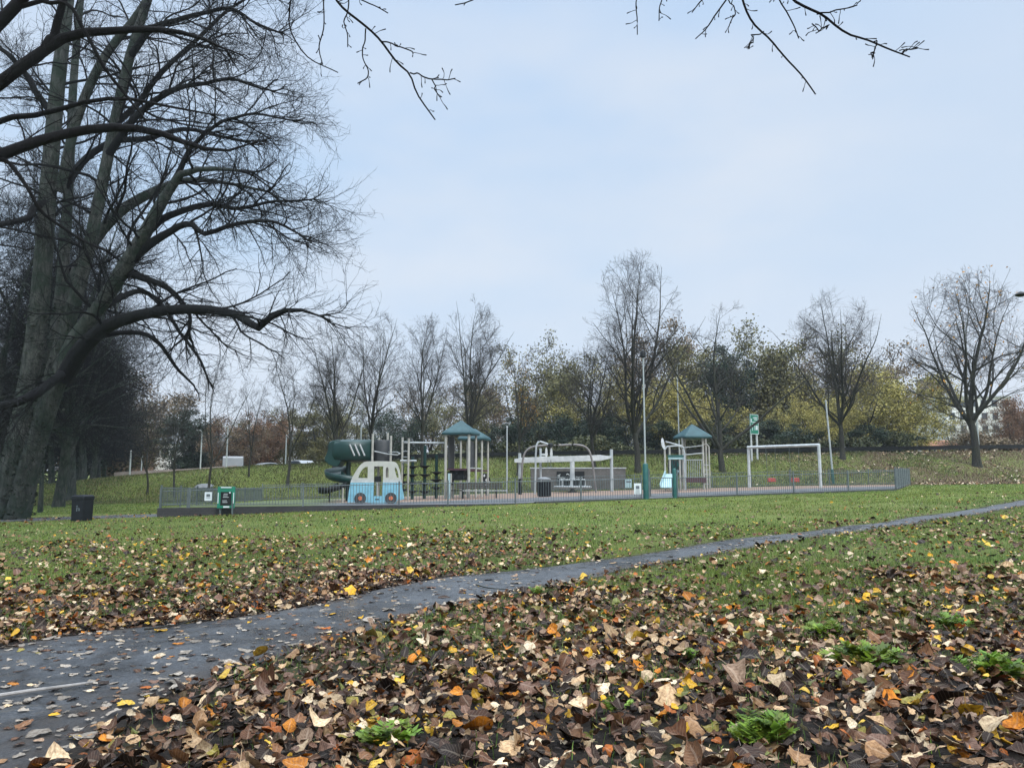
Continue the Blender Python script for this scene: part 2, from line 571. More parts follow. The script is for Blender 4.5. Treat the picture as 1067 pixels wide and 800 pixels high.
# asphalt path
def asphalt(name, wet=.5):
    m, nt, b = newmat(name)
    f = noise(nt, 75, 4, .85); f2 = noise(nt, 1.1, 6, .7, dist=.5); f3 = noise(nt, 9, 6, .75)
    c = ramp(nt, f, [(.3, (.018, .023, .029)), (.5, (.062, .070, .080)), (.68, (.21, .22, .23))])
    c = mixc(nt, ramp(nt, f2, [(.42, (0, 0, 0)), (.58, (.8, .8, .8))]), c, (.016, .019, .023))
    c = mixc(nt, ramp(nt, f3, [(.54, (0, 0, 0)), (.66, (.7, .7, .7))]), c, (.105, .10, .085))
    c = mixc(nt, ramp(nt, f3, [(.34, (.7, .7, .7)), (.46, (0, 0, 0))]), c, (.014, .016, .017))
    vo = node(nt, 'ShaderNodeTexVoronoi', feature='DISTANCE_TO_EDGE'); vo.inputs['Scale'].default_value = .8
    tc = node(nt, 'ShaderNodeTexCoord')
    wv = mixc(nt, .25, tc.outputs['Object'], node_noise_col(nt))
    nt.links.new(wv, vo.inputs['Vector'])
    c = mixc(nt, ramp(nt, vo.outputs['Distance'], [(0, (.8, .8, .8)), (.012, (0, 0, 0))]), c, (.012, .013, .014))
    ea = node(nt, 'ShaderNodeAttribute', attribute_name='edge')
    em = node(nt, 'ShaderNodeMath', operation='MULTIPLY_ADD'); nt.links.new(f3, em.inputs[0]); em.inputs[1].default_value = .9; nt.links.new(ea.outputs['Fac'], em.inputs[2])
    c = mixc(nt, ramp(nt, em.outputs[0], [(.0, (0, 0, 0)), (.98, (0, 0, 0)), (1.0, (.0, .0, .0))]) if False else mudmask(nt, em.outputs[0]), c, ramp(nt, f, [(.3, (.018, .014, .011)), (.7, (.075, .055, .04))]))
    nt.links.new(c, b.inputs['Base Color'])
    nt.links.new(ramp(nt, f2, [(.42, (.55, .55, .55)), (.58, (.24, .24, .24))]), b.inputs['Roughness'])
    b.inputs['Specular IOR Level'].default_value = .55
    bump(nt, b, f, 1.0, .02)
    return m


def mudmask(nt, v):
    m = node(nt, 'ShaderNodeMapRange'); m.inputs[1].default_value = 1.12; m.inputs[2].default_value = 1.45; m.inputs[4].default_value = .85
    nt.links.new(v, m.inputs[0])
    return m.outputs[0]


def node_noise_col(nt):
    n = node(nt, 'ShaderNodeTexNoise'); n.inputs['Scale'].default_value = 2.5; n.inputs['Detail'].default_value = 5
    tc = node(nt, 'ShaderNodeTexCoord'); nt.links.new(tc.outputs['Object'], n.inputs['Vector'])
    return n.outputs['Color']


MT['asphalt'] = asphalt('asphalt')


def ribbon(name, E0, E1, nl, off, f=terr, crown=0, jit=0):
    n = len(E0)
    t = np.linspace(0, 1, nl)
    e0 = E0.copy(); e1 = E1.copy()
    if jit:
        dd = (E1 - E0); dd /= np.hypot(*dd.T)[:, None]
        k = np.arange(n)
        e0 = e0 + dd * (jit * vnoise(E0[:, 0], E0[:, 1], .5, 31) + jit * .6 * vnoise(E0[:, 0], E0[:, 1], .17, 35))[:, None]
        e1 = e1 + dd * (jit * vnoise(E1[:, 0], E1[:, 1], .5, 33) + jit * .6 * vnoise(E1[:, 0], E1[:, 1], .17, 36))[:, None]
    P = e0[:, None] * (1 - t)[None, :, None] + e1[:, None] * t[None, :, None]
    Z = f(P[..., 0], P[..., 1]) + off + crown * (1 - (2 * t - 1)**2)[None]
    Z[:, 0] -= off * 1.5; Z[:, -1] -= off * 1.5
    V = np.concatenate([P, Z[..., None]], -1).reshape(-1, 3)
    i = (np.arange(n - 1)[:, None] * nl + np.arange(nl - 1)[None]).ravel()
    me = np_mesh(name, V, [np.stack([i, i + 1, i + nl + 1, i + nl], -1)])
    e_ = np.tile(np.abs(2 * t - 1)[None], (n, 1)).ravel()
    set_color(me, 'edge', np.stack([e_, e_, e_], -1))
    return me


FE2 = catmull(fe, 700); NE2 = catmull(ne, 700)
structure(link_mesh('path', ribbon('path', FE2, NE2, 24, .016, crown=.006, jit=.07), MT['asphalt'], None, True))

# cross path by the bin, and road on the bank
c0 = np.array([(-12.6, 29.8), (-16, 29.4), (-22, 29.5), (-30, 31), (-45, 36)]); c1 = np.array([(-12.3, 27.1), (-15.8, 26.3), (-22, 26.0), (-30, 27.6), (-45, 32)])
structure(link_mesh('cross_path', ribbon('cross_path', catmull(c0, 90), catmull(c1, 90), 10, .02), MT['asphalt'], None, True))
rx = np.linspace(-70, 110, 120)
structure(link_mesh('road', ribbon('road', np.stack([rx, rx * 0 + 83], -1), np.stack([rx, rx * 0 + 73.5], -1), 6, .03), MT['asphalt'], None, True))

# ------------------------------------------------------------------ playground surface
def playsurf():
    us = np.linspace(0, 1, 90); vs = np.linspace(0, 1, 50)
    U, V = np.meshgrid(us, vs)
    f0 = POLY[0] + (POLY[1] - POLY[0]) * U[..., None]
    back = np.where((U < .42)[..., None], POLY[4] + (POLY[3] - POLY[4]) * (U / .42)[..., None], POLY[3] + (POLY[2] - POLY[3]) * ((U - .42) / .58)[..., None])
    P = f0 * (1 - V)[..., None] + back * V[..., None]
    Z = plat(P[..., 0], P[..., 1]) + .012
    vv = np.concatenate([P, Z[..., None]], -1).reshape(-1, 3)
    n = 90
    i = (np.arange(49)[:, None] * n + np.arange(n - 1)[None]).ravel()
    me = np_mesh('playground_surface', vv, [np.stack([i, i + 1, i + n + 1, i + n], -1)])
    x, y = vv[:, 0], vv[:, 1]
    d = (FB - FA) / np.hypot(*(FB - FA))
    dist = d[0] * (y - FA[1]) - d[1] * (x - FA[0])
    along = d[0] * (x - FA[0]) + d[1] * (y - FA[1])
    tar = ((dist < 6.5)).astype(float) * sstep(4, 5, along)
    grass = np.maximum(1 - sstep(4.5, 6, along - .12 * dist), sstep(0, .6, dist - np.interp(along, [0, 10, 20, 32, 45], [13, 17, 17, 13, 9.5])) * 1.0)
    set_color(me, 'zone', np.stack([tar, grass, 0 * tar], -1))
    m, nt, b = newmat('playground surface')
    a = node(nt, 'ShaderNodeAttribute', attribute_name='zone')
    sep = node(nt, 'ShaderNodeSeparateColor'); nt.links.new(a.outputs['Color'], sep.inputs[0])
    f = noise(nt, 5, 6, .8)
    bark = ramp(nt, f, [(.3, (.11, .07, .05)), (.55, (.22, .15, .11)), (.75, (.32, .24, .18))])
    tarm = ramp(nt, f, [(.3, (.055, .06, .065)), (.7, (.12, .125, .13))])
    gr = ramp(nt, f, [(.3, (.04, .06, .02)), (.7, (.11, .14, .05))])
    c = mixc(nt, sep.outputs[0], bark, tarm); c = mixc(nt, sep.outputs[1], c, gr)
    nt.links.new(c, b.inputs['Base Color']); b.inputs['Roughness'].default_value = .9
    bump(nt, b, f, .5, .03)
    return structure(link_mesh('playground_surface', me, m, None, True))


playsurf()


def pz(x, y):
    return float(plat(x, y)) + .012


# ------------------------------------------------------------------ tree engine
def norm(v):
    return v / (np.linalg.norm(v, axis=-1, keepdims=True) + 1e-9)


def grow(P, D, L, R, n, wob, up, taper=.35, rg=rng, curve=None):
    N = len(P)
    pts = np.zeros((N, n + 1, 3)); rad = np.zeros((N, n + 1))
    p = P.copy(); d = norm(D)
    step = (L / n)[:, None]
    pts[:, 0] = p; rad[:, 0] = R
    for i in range(n):
        d = d + wob * rg.normal(size=(N, 3))
        u = up if np.isscalar(up) else up[min(i, len(up) - 1)]
        d[:, 2] += u
        d = norm(d)
        p = p + d * step
        pts[:, i + 1] = p
        rad[:, i + 1] = R * (1 - (1 - taper) * (i + 1) / n)
    return pts, rad


def sprout(pts, rad, k, t0, t1, ang, angsd, rg=rng, flat=0):
    N, n, _ = pts.shape
    t = (t0 + (t1 - t0) * ((np.arange(k)[None] + rg.uniform(0, 1, (N, k))) / k))
    x = t * (n - 1); i = np.clip(x.astype(int), 0, n - 2); fr = (x - i)[..., None]
    ar = np.arange(N)[:, None]
    P = pts[ar, i] * (1 - fr) + pts[ar, i + 1] * fr
    T = norm(pts[ar, i + 1] - pts[ar, i])
    r = rad[ar, i] * (1 - fr[..., 0]) + rad[ar, i + 1] * fr[..., 0]
    rnd = rg.normal(size=(N, k, 3)); rnd[..., 2] *= (1 - flat)
    perp = norm(rnd - (rnd * T).sum(-1, keepdims=True) * T)
    a = rg.normal(ang, angsd, (N, k))[..., None]
    D = np.cos(a) * T + np.sin(a) * perp
    return P.reshape(-1, 3), D.reshape(-1, 3), r.reshape(-1), t.reshape(-1)


def plen(pts):
    return np.linalg.norm(np.diff(pts, axis=1), axis=-1).sum(1)


def tubes(sets):
    """sets: list of (pts (N,n,3), rad (N,n), sides) -> V, [F]"""
    VV = []; FF = []; off = 0
    for pts, rad, s in sets:
        N, n, _ = pts.shape
        T = norm(np.gradient(pts, axis=1))
        mean = norm(pts[:, -1] - pts[:, 0])
        ref = np.where(np.abs(mean[:, 2:3]) > .85, np.array([[1., 0, 0]]), np.array([[0, 0, 1.]]))[:, None]
        u = norm(np.cross(T, np.broadcast_to(ref, T.shape))); w = np.cross(T, u)
        a = 2 * PI * np.arange(s) / s
        ring = pts[:, :, None] + rad[:, :, None, None] * (np.cos(a)[None, None, :, None] * u[:, :, None] + np.sin(a)[None, None, :, None] * w[:, :, None])
        VV.append(ring.reshape(-1, 3))
        b = off + (np.arange(N)[:, None, None] * n * s + np.arange(n - 1)[None, :, None] * s)
        k = np.arange(s)[None, None]; k2 = (k + 1) % s
        FF.append(np.stack([b + k, b + k2, b + s + k2, b + s + k], -1).reshape(-1, 4))
        off += N * n * s
    return np.concatenate(VV), FF


def leaf_quads(P, size, rg=rng, up=.5):
    N = len(P)
    nrm = rg.normal(size=(N, 3)); nrm[:, 2] += up; nrm = norm(nrm)
    r = rg.normal(size=(N, 3)); u = norm(np.cross(nrm, r)); w = np.cross(nrm, u)
    s = (size * rg.uniform(.6, 1.3, N))[:, None]
    V = np.stack([P - u * s, P + w * s * .6 - nrm * s * .15, P + u * s, P - w * s * .6 + nrm * s * .1], 1).reshape(-1, 3)
    i = np.arange(N)[:, None] * 4 + np.arange(4)[None]
    return V, [i]


def jitter_pts(pts, m, sd, rg=rng):
    """m points near each polyline's outer half"""
    N, n, _ = pts.shape
    k = rg.integers(n // 2, n, (N, m))
    P = pts[np.arange(N)[:, None], k] + rg.normal(0, sd, (N, m, 3))
    return P.reshape(-1, 3)


def tree_geo(seed, H, tr, fork, lead, spread, cr, k=(9, 7, 5, 3), ang=.75, up=.05, tw=.011, wob=.09, leaf=None, lean=0, low=.12, flare=1.5, env=None):
    """returns dict of meshes: trunk (stem, leaders, limbs), crown (branchlets and twigs), leaves"""
    rg = np.random.default_rng(seed)
    D0 = np.array([[lean, 0, 1.]])

    def room(P, D, L, fill=None):
        """keep a shoot inside the domed crown; fill: let it reach for the crown's edge"""
        if env is None:
            return L
        ex, zc, ez = env
        sc = np.array([ex, ex, ez]); D = norm(D)
        wv = 1 + .06 * np.sin(np.arctan2(P[:, 1], P[:, 0]) * 3 + seed) + .05 * np.sin(P[:, 2] * 1.7 + seed)
        q = (P - np.array([0, 0, zc])) / sc / wv[:, None]; d = D / sc
        qd = (q * d).sum(1); dd = (d * d).sum(1)
        t = (-qd + np.sqrt(np.maximum(qd**2 - dd * ((q * q).sum(1) - 1), 0))) / dd
        t = np.where((q * q).sum(1) > 1, 0, t)
        t = np.maximum(t * rg.uniform(.78, 1.06, len(t)), .13)
        return np.minimum(t, fill) if fill is not None else np.minimum(L, t)
    tp, trd = grow(np.array([[0, 0, -.25]]), D0, np.array([fork + .25]), np.array([tr]), 8, .035, .02, .72, rg)
    trd[:, 0] *= flare; trd[:, 1] *= 1 + (flare - 1) * .35
    top = tp[0, -1]
    az = np.arange(lead) * 2.4 + rg.uniform(0, 6)
    tl = np.where(np.arange(lead) == 0, .06, 1.15 * spread * rg.uniform(.55, 1.3, lead))
    D = np.stack([np.sin(tl) * np.cos(az), np.sin(tl) * np.sin(az), np.cos(tl)], -1)
    L = (H - fork) * np.where(np.arange(lead) == 0, .93, rg.uniform(.80, 1.0, lead)) * 1.0
    st = np.repeat(top[None], lead, 0)
    st[1:, 2] -= rg.uniform(0, .18 * fork, lead - 1)
    lp, lr = grow(st, D, L, tr * np.where(np.arange(lead) == 0, .68, rg.uniform(.45, .6, lead)), 12, .06, [.02, .03, .04, .05, .05, .04, .03, .02, .01, 0, 0, 0], .06, rg)
    P, D, r, t = sprout(lp, lr, k[0], low, 1.0, ang, .18, rg)
    L1 = cr * (1.0 - .30 * t) * rg.uniform(.6, 1.2, len(t))
    if env:
        Du = norm(D) + np.array([0, 0, up * 4])
        L1 = room(P, Du, L1, cr * 1.25)
    p1, r1 = grow(P, D, L1, np.minimum(r * .55, .010 + L1 * .013), 8, wob, up, .25, rg)
    def thin(P, D, r, t, Lp, ref):
        """short shoots bear few side shoots"""
        kp = rg.uniform(0, 1, len(P)) < np.clip(Lp / ref, .06, 1)
        return P[kp], D[kp], r[kp], t[kp], Lp[kp]

    P, D, r, t, Lp = thin(*sprout(p1, r1, k[1], .15, 1, ang * .95, .25, rg), np.repeat(L1, k[1]), cr * .75)
    L2 = room(P, D, Lp * (.62 - .35 * t) * rg.uniform(.6, 1.2, len(t)))
    p2, r2 = grow(P, D, L2, np.clip(r * .55, tw * 1.2, tw * 2), 6, wob * 1.2, up, .35, rg)
    P, D, r, t, Lp = thin(*sprout(p2, r2, k[2], .15, 1, ang * .9, .25, rg), np.repeat(L2, k[2]), cr * .34)
    L3 = np.maximum(room(P, D, Lp * 1.1 * (.65 - .3 * t) * rg.uniform(.6, 1.2, len(t))), .12)
    p3, r3 = grow(P, D, L3, np.clip(r * .6, tw * .9, tw * 1.2), 4, wob * 1.3, up, .5, rg)
    crown = [(p2, r2, 4), (p3, r3, 3)]
    if k[3]:
        P, D, r, t, Lp = thin(*sprout(p3, r3, k[3], .2, 1, .7, .25, rg), np.repeat(L3, k[3]), cr * .17)
        L4 = np.maximum(Lp * (.8 - .25 * t) * rg.uniform(.6, 1.2, len(t)), .12)
        p4, r4 = grow(P, D, L4, np.full(len(P), tw * .72), 2, wob * 1.3, up, .5, rg)
        crown.append((p4, r4, 3))
    out = {'trunk': np_mesh('trunk', *tubes([(tp, trd, 14), (lp, lr, 10), (p1, r1, 6)])),
           'crown': np_mesh('crown', *tubes(crown))}
    for m in out.values():
        m.polygons.foreach_set('use_smooth', [True] * len(m.polygons))
    if leaf:
        cnt, size, sd, frac = leaf
        src = p3[rg.uniform(0, 1, len(p3)) < frac]
        Q = jitter_pts(src, cnt, sd, rg)
        out['leaves'] = np_mesh('leaves', *leaf_quads(Q, size, rg))
    return out


def put_tree(name, geo, mats, loc, sc, rz, label, cat, group=None):
    t = thing(name, label, cat, loc, group)
    t.scale = sc if isinstance(sc, tuple) else (sc, sc, sc); t.rotation_euler = (0, 0, rz)
    for part, me in geo.items():
        o = bpy.data.objects.new(part, me); COL.objects.link(o); o.parent = t
        if not me.materials:
            me.materials.append(mats[part])
        o.material_slots[0].link = 'OBJECT'; o.material_slots[0].material = mats[part]
    return t


ROWM = {'trunk': MT['bark_row'], 'crown': MT['twig_row'], 'leaves': MT['lf_orange']}
# bare row trees behind the playground; nominal heights 10 m
G_up = [tree_geo(100 + i, 10, .135, 2.0, (3, 4, 3)[i], (.26, .32, .3)[i], 2.6, (14, 8, 6, 4), .72, .04, .0058, .09, low=.0, env=((2.1, 2.3, 2.0)[i], 5.8, 4.4)) for i in range(3)]
G_round = [tree_geo(120 + i, 10, .16, (2.2, 1.8, 2.0)[i], (4, 5, 5)[i], (.42, .50, .55)[i], 3.2, (14, 8, 6, 4), .85, .035, .0058, .10, low=.0, env=((2.8, 2.5, 2.8)[i], 5.7, 4.5)) for i in range(3)]
G_fork = tree_geo(131, 10, .20, 1.3, 5, .62, 3.2, (12, 8, 6, 4), .85, .02, .0058, .13, low=.1, env=(2.9, 5.6, 4.5))
G_thin = [tree_geo(140 + i, 10, .10, 2.4, 3, .40, 2.4, (11, 7, 5, 3), .80, .02, .0068, .13, low=.1, env=(2.2, 6.0, 4.2)) for i in range(2)]
G_leafy = tree_geo(150, 10, .13, 2.6, 3, .24, 2.4, (14, 7, 5, 3), .70, .04, .0066, .09, leaf=(2, .05, .15, .4), low=.02, env=(1.8, 5.8, 4.4))
G_orange = tree_geo(160, 10, .205, 2.3, 6, .60, 3.2, (13, 8, 5, 4), .80, .025, .0062, .11, leaf=(1, .07, .12, .18), low=.04, env=(3.2, 5.9, 4.4))

row = [
    # px, depth, top py, geo, width scale, rz, label
    (160, 54, 398, G_thin[0], 1.0, 0.3, 'thin leaning bare tree, leftmost on the grass bank beyond the litter bin'),
    (188, 53, 388, G_thin[1], 1.0, 1.9, 'slender bare tree with a low side branch, directly beyond the left end of the fence'),
    (223, 54, 366, G_thin[0], 1.0, 2.6, 'bare tree behind the green notice board'),
    (263, 57, 388, G_thin[0], .95, 4.1, 'small sparse bare tree on the bank between the notice board and the tube slide'),
    (303, 55, 352, G_thin[1], 1.05, 5.0, 'tall open bare tree left of the tube slide'),
    (350, 57, 330, G_up[1], 1.0, 0.8, 'bare tree rising right behind the tube slide'),
    (393, 58, 318, G_up[2], 1.0, 2.2, 'upright fan shaped bare tree behind the play van'),
    (441, 58, 322, G_up[0], .92, 3.4, 'upright bare tree behind the stepping pods'),
    (492, 58, 308, G_up[1], 1.0, 4.6, 'tall bare tree behind the pair of roofed towers'),
    (540, 55, 360, G_leafy, 1.0, 1.2, 'pale stemmed tree still holding a few yellow leaves, left of the glider beam'),
    (618, 56, 348, G_round[0], 1.05, 2.0, 'dark spreading many limbed bare tree behind the roundabout'),
    (663, 55, 261, G_round[1], .94, 5.3, 'tallest bare tree, with domed crown, behind the green based mast'),
    (750, 55, 312, G_fork, 1.0, 0.2, 'fork trunked bare tree between the small tower and the road sign'),
    (874, 58, 293, G_round[2], .95, 3.3, 'broad bare tree on the bank right of the white swing frame'),
    (1012, 56, 280, G_orange, 1.0, 1.0, 'broad bare tree with a last few orange leaves on the bank at far right'),
]
for px, dep, top, geo, ws, rz, lab in row:
    x = (px - 533.5) / F * dep * (cP + .12 * sP)
    z = gz(x, dep)
    H = (W(px, top, dep)[2] - z) * .985
    ws_ = ws * H / 10
    put_tree('bare_tree', geo, ROWM, (x, dep, z), (ws_, ws_, H / 10), rz, lab, 'tree', 'bare trees behind the playground')

# woods beyond the road
def wood_geo(seed, fork, lead, spread, cr, n, size, sd, frac=.9):
    return tree_geo(seed, 10, .22, fork, lead, spread, cr, (8, 6, 4, 0), .8, .02, .022, .12, leaf=(n, size, sd, frac), low=.0)


WG = [wood_geo(200, 1.2, 7, .55, 3.4, 22, .095, .30), wood_geo(201, .9, 6, .48, 3.1, 20, .095, .32), wood_geo(202, .7, 8, .66, 3.4, 22, .10, .30),
      wood_geo(203, .4, 8, .45, 2.6, 30, .09, .24, 1), wood_geo(204, 1.2, 7, .5, 3.4, 10, .085, .26, .8)]


def wm(k):
    return {'trunk': MT['bark_row'], 'crown': MT['twig_far'], 'leaves': MT[k]}


YE, OL, BR, RU, EV = 'lf_yellow', 'lf_olive', 'lf_brown', 'lf_rust', 'lf_ever'
woods = [
    # px, top, depth, geo, width, material, label
    (30, 380, 84, 2, 1.3, EV, 'dark evergreen at the far end of the avenue, hard against the left edge'),
    (88, 395, 96, 0, 1.2, BR, 'brown leaved far tree seen between the avenue trunks'),
    (128, 418, 100, 4, 1.2, OL, 'thin olive far tree left of the pale house'),
    (205, 432, 88, 3, 1.35, EV, 'dark bushy evergreen right of the pale house'),
    (243, 440, 82, 0, .95, BR, 'small brown tree above the parked white van'),
    (268, 430, 84, 2, 1.0, RU, 'low rusty brown tree above the left of the parked white cars'),
    (300, 432, 90, 0, 1.1, OL, 'olive tree beyond the right of the parked white cars'),
    (335, 425, 88, 3, 1.1, OL, 'olive wood tree far behind the tube slide'),
    (362, 415, 96, 4, 1.1, OL, 'thin olive wood tree showing behind the play van'),
    (412, 425, 86, 2, 1.0, EV, 'dark low wood tree behind the stepping pods'),
    (448, 405, 92, 4, 1.1, BR, 'thin brown wood tree left of the roofed towers'),
    (480, 412, 84, 0, 1.0, OL, 'olive wood tree behind the front roofed tower'),
    (512, 400, 88, 1, 1.0, BR, 'brown wood tree just right of the roofed towers'),
    (555, 365, 90, 4, .95, OL, 'tall thin olive wood tree above the left end of the glider beam'),
    (582, 375, 82, 1, 1.0, OL, 'olive green wood tree above the middle of the glider beam'),
    (628, 392, 78, 0, 1.0, YE, 'yellowing wood tree left of the tallest bare tree'),
    (600, 430, 74, 3, 1.2, EV, 'dark undergrowth shrub tree behind the roundabout'),
    (692, 345, 96, 1, .8, BR, 'tall brown wood tree right of the tallest bare tree'),
    (700, 400, 76, 2, 1.1, YE, 'bright yellow green wood tree behind the small roofed tower'),
    (752, 372, 84, 3, .95, EV, 'conical dark evergreen behind the fork trunked tree'),
    (745, 425, 74, 0, .95, YE, 'low yellow tree behind the fork trunked tree'),
    (795, 352, 84, 0, 1.0, OL, 'large olive wood tree above the green road sign'),
    (770, 438, 72, 3, 1.0, EV, 'low dark bush behind the green road sign'),
    (822, 356, 86, 1, 1.0, OL, 'round olive wood tree above the white swing frame'),
    (846, 415, 73, 2, .9, YE, 'golden tree on the road edge behind the swing frame'),
    (868, 360, 92, 4, 1.1, BR, 'thin brown wood tree behind the broad tree on the bank'),
    (898, 388, 76, 0, 1.1, YE, 'golden green wood tree right of the broad tree on the bank'),
    (915, 378, 84, 1, 1.0, BR, 'brown tinged wood tree above the grey flat roofed building'),
    (938, 400, 78, 2, .9, YE, 'rightmost golden tree, before the grey flat roofed building'),
    (1000, 440, 100, 4, 1.0, OL, 'sparse olive tree in front of the white apartment block'),
    (1035, 436, 96, 4, 1.0, BR, 'sparse brown tree right of the white apartment block'),
    (1060, 420, 84, 2, .8, RU, 'rust red tree at the right edge above the barrier'),
    (1100, 410, 86, 0, 1.0, RU, 'rust brown tree beyond the right edge, only its left side showing'),
    (660, 440, 72, 3, 1.1, EV, 'low dark bush behind the mast base'),
    (530, 440, 72, 3, 1.0, EV, 'low dark bush left of the glider beam'),
    (820, 445, 71, 3, 1.0, EV, 'low dark bush under the golden tree behind the swings'),
    (905, 445, 72, 3, .9, EV, 'low dark bush under the golden green tree right of the bank tree'),
]
for i, (px, top, dep, gi, ws, mk, lab) in enumerate(woods):
    x = (px - 533.5) / F * dep
    z = gz(x, dep) - .1
    H = W(px, top, dep)[2] - z
    s = H / 10
    w_ = max(s, .6) * ws * (1.12 if H > 6 else 1.4)
    put_tree('wood_tree', WG[gi], wm(mk), (x, dep, z), (w_, w_, s), i * 1.7, lab, 'tree', 'trees of the wood beyond the road')

# dark hedge along the road
def hedge(name, label, px0, px1, dep, hfun, n, mk, seed):
    rg = np.random.default_rng(seed)
    x0, x1 = (px0 - 533.5) / F * dep, (px1 - 533.5) / F * dep
    x = rg.uniform(x0, x1, n); y = dep + rg.normal(0, .8, n)
    zb = terr(x, y)
    h = hfun(x) * (1 + .35 * vnoise(x, x * 0, 2.4, seed) + .2 * vnoise(x, x * 0, .8, seed + 1))
    u = rg.uniform(0, 1, n) ** .7
    z = zb + h * u * (1 - .12 * rg.uniform(0, 1, n))
    y = y - (1 - u) * .5
    clump = vnoise(x * 1.3, z * 1.3 + y, .9, seed + 2) > -.35
    P = np.stack([x, y, z], -1)[clump]
    c = np.array([(x0 + x1) / 2, dep, gz((x0 + x1) / 2, dep)])
    o = link_mesh(name, np_mesh(name, *leaf_quads(P - c, .13, rg)), MT[mk])
    o.location = tuple(c)
    return tag(o, label, 'hedge')


hedge('hedge', 'long dark overgrown hedge below the wood, right behind the black barrier', 515, 945, 70, lambda x: np.full(len(x), 2.3), 40000, 'lf_under', 401)
hedge('hedge', 'lower dark hedge behind the tube slide and stepping pods', 325, 512, 71, lambda x: np.full(len(x), 1.6), 14000, 'lf_under', 402)
hedge('hedge', 'brownish hedge at the far right beyond the barrier', 1000, 1120, 76, lambda x: np.full(len(x), 2.4), 14000, 'lf_brown', 403)

# avenue of tall limes at left
AVM = {'trunk': MT['bark_near'], 'crown': MT['twig_near'], 'leaves': MT['lf_ivy']}
AG = [tree_geo(300 + i, 20, .34, 4.0, 5, .30, 5.0, (18, 10, 7, 4), .95, -.006, .010, .11, leaf=(1, .06, .2, .35), low=-.0, flare=1.25) for i in range(3)]
ave = [
    (48, 35, .42, 1.0, 'slim dark trunk tree immediately right of the big many stemmed tree'),
    (66, 44, 1.0, 1.0, 'second avenue tree, stout trunk left of the litter bin'),
    (79, 53, .95, 1.0, 'avenue tree third in line, its trunk just left above the litter bin'),
    (90, 62, 1.0, .95, 'avenue tree fourth in line, above the litter bin'),
    (99, 71, .95, .9, 'avenue tree fifth in line, right above the litter bin'),
    (106, 80, .95, .85, 'avenue tree sixth in line, small with distance'),
    (113, 90, .9, .75, 'furthest avenue tree, closing the line beside the green slope'),
    (-12, 40, 1.0, .95, 'avenue tree mostly hidden behind the big many stemmed tree'),
    (28, 58, .95, .9, 'second row avenue tree seen left of the slim dark trunk'),
    (58, 66, .9, .85, 'second row avenue tree between the slim dark trunk and the stout trunk'),
    (84, 76, .9, .8, 'second row avenue tree just left of the tree above the litter bin'),
    (122, 96, .8, .62, 'low bushy tree ending the avenue at the edge of the green slope'),
    (8, 74, .95, .95, 'distant avenue tree showing left of the big many stemmed tree'),
]
for i, (px, dep, thick, hs, lab) in enumerate(ave):
    x = (px - 533.5) / F * dep
    z = gz(x, dep)
    t = put_tree('avenue_tree', AG[i % 3], AVM, (x, dep, z), (thick * (.75 if thick < .5 else .92), thick * (.75 if thick < .5 else .92), hs * .95), i * 2.1, lab, 'tree', 'tall trees of the avenue')

# ------------------------------------------------------------------ the big multi-stemmed lime, limbs placed one by one
def limbs3(list_, D0):
    """each: list of (px,py,radius px, depth offset)"""
    P = []; Rr = []
    for L in list_:
        pts = np.array([W(a, b, D0 + d) for a, b, r, d in L])
        rr = np.array([r * (D0 + d) / F for a, b, r, d in L])
        c = catmull(np.concatenate([pts, rr[:, None]], 1), 22)
        P.append(c[:, :3]); Rr.append(np.maximum(c[:, 3], .004))
    return np.array(P), np.array(Rr)


def add_wob(P, sd, rg):
    k = rg.normal(0, sd, (P.shape[0], 7, 3)); k[:, 0] = 0
    t = np.linspace(0, 6, P.shape[1]); i = np.clip(t.astype(int), 0, 5); f = (t - i)[None, :, None]
    return P + k[:, i] * (1 - f) + k[:, i + 1] * f


def twig_levels(P, Rr, specs, rg, r_min, tips=True):
    """specs: (k, t0, ang, sd, length range, wob, up, n, sides)"""
    sets = []
    p, r = P, Rr
    # the end of each limb runs on as a few thinner shoots
    T = norm(P[:, -1] - P[:, -3]); n3 = 3
    tipP = np.repeat(P[:, -1], n3, 0); tipD = np.repeat(T, n3, 0) + rg.normal(0, .28, (len(P) * n3, 3)); tipR = np.repeat(Rr[:, -1], n3) * .95
    sc_l = np.clip(plen(P) / 8, .3, 1.1)
    tipL = rg.uniform(.5, .9, len(tipP)) * specs[0][4][1] * .38 * np.repeat(sc_l, n3)
    for lv, (k, t0, ang, sd, lr, wob, up, n, s, fl) in enumerate(specs):
        Q, D, rr, t = sprout(p, r, k, t0, 1.0, ang, sd, rg, fl)
        L = rg.uniform(lr[0], lr[1], len(Q)) * (1.1 - .5 * t)
        if lv == 0:
            L = L * np.repeat(sc_l, k)
        if lv:
            kp = rg.uniform(0, 1, len(Q)) < np.clip(np.repeat(Lprev, k) / (.62 * specs[lv - 1][4][1]), .1, 1)
            Q, D, rr, t, L = Q[kp], D[kp], rr[kp], t[kp], L[kp]
        rm = r_min * (2.6, 1.6, 1.1, .9)[lv]
        RR = np.maximum(np.minimum(rr * .6, L * .012 + rm * .6), rm)
        if lv == 0 and tips:
            Q = np.concatenate([Q, tipP]); D = np.concatenate([D, tipD]); L = np.concatenate([L, tipL]); RR = np.concatenate([RR, tipR])
        p, r = grow(Q, D, L, RR, n, wob, up, .35, rg)
        Lprev = L
        sets.append((p, r, s))
    return sets


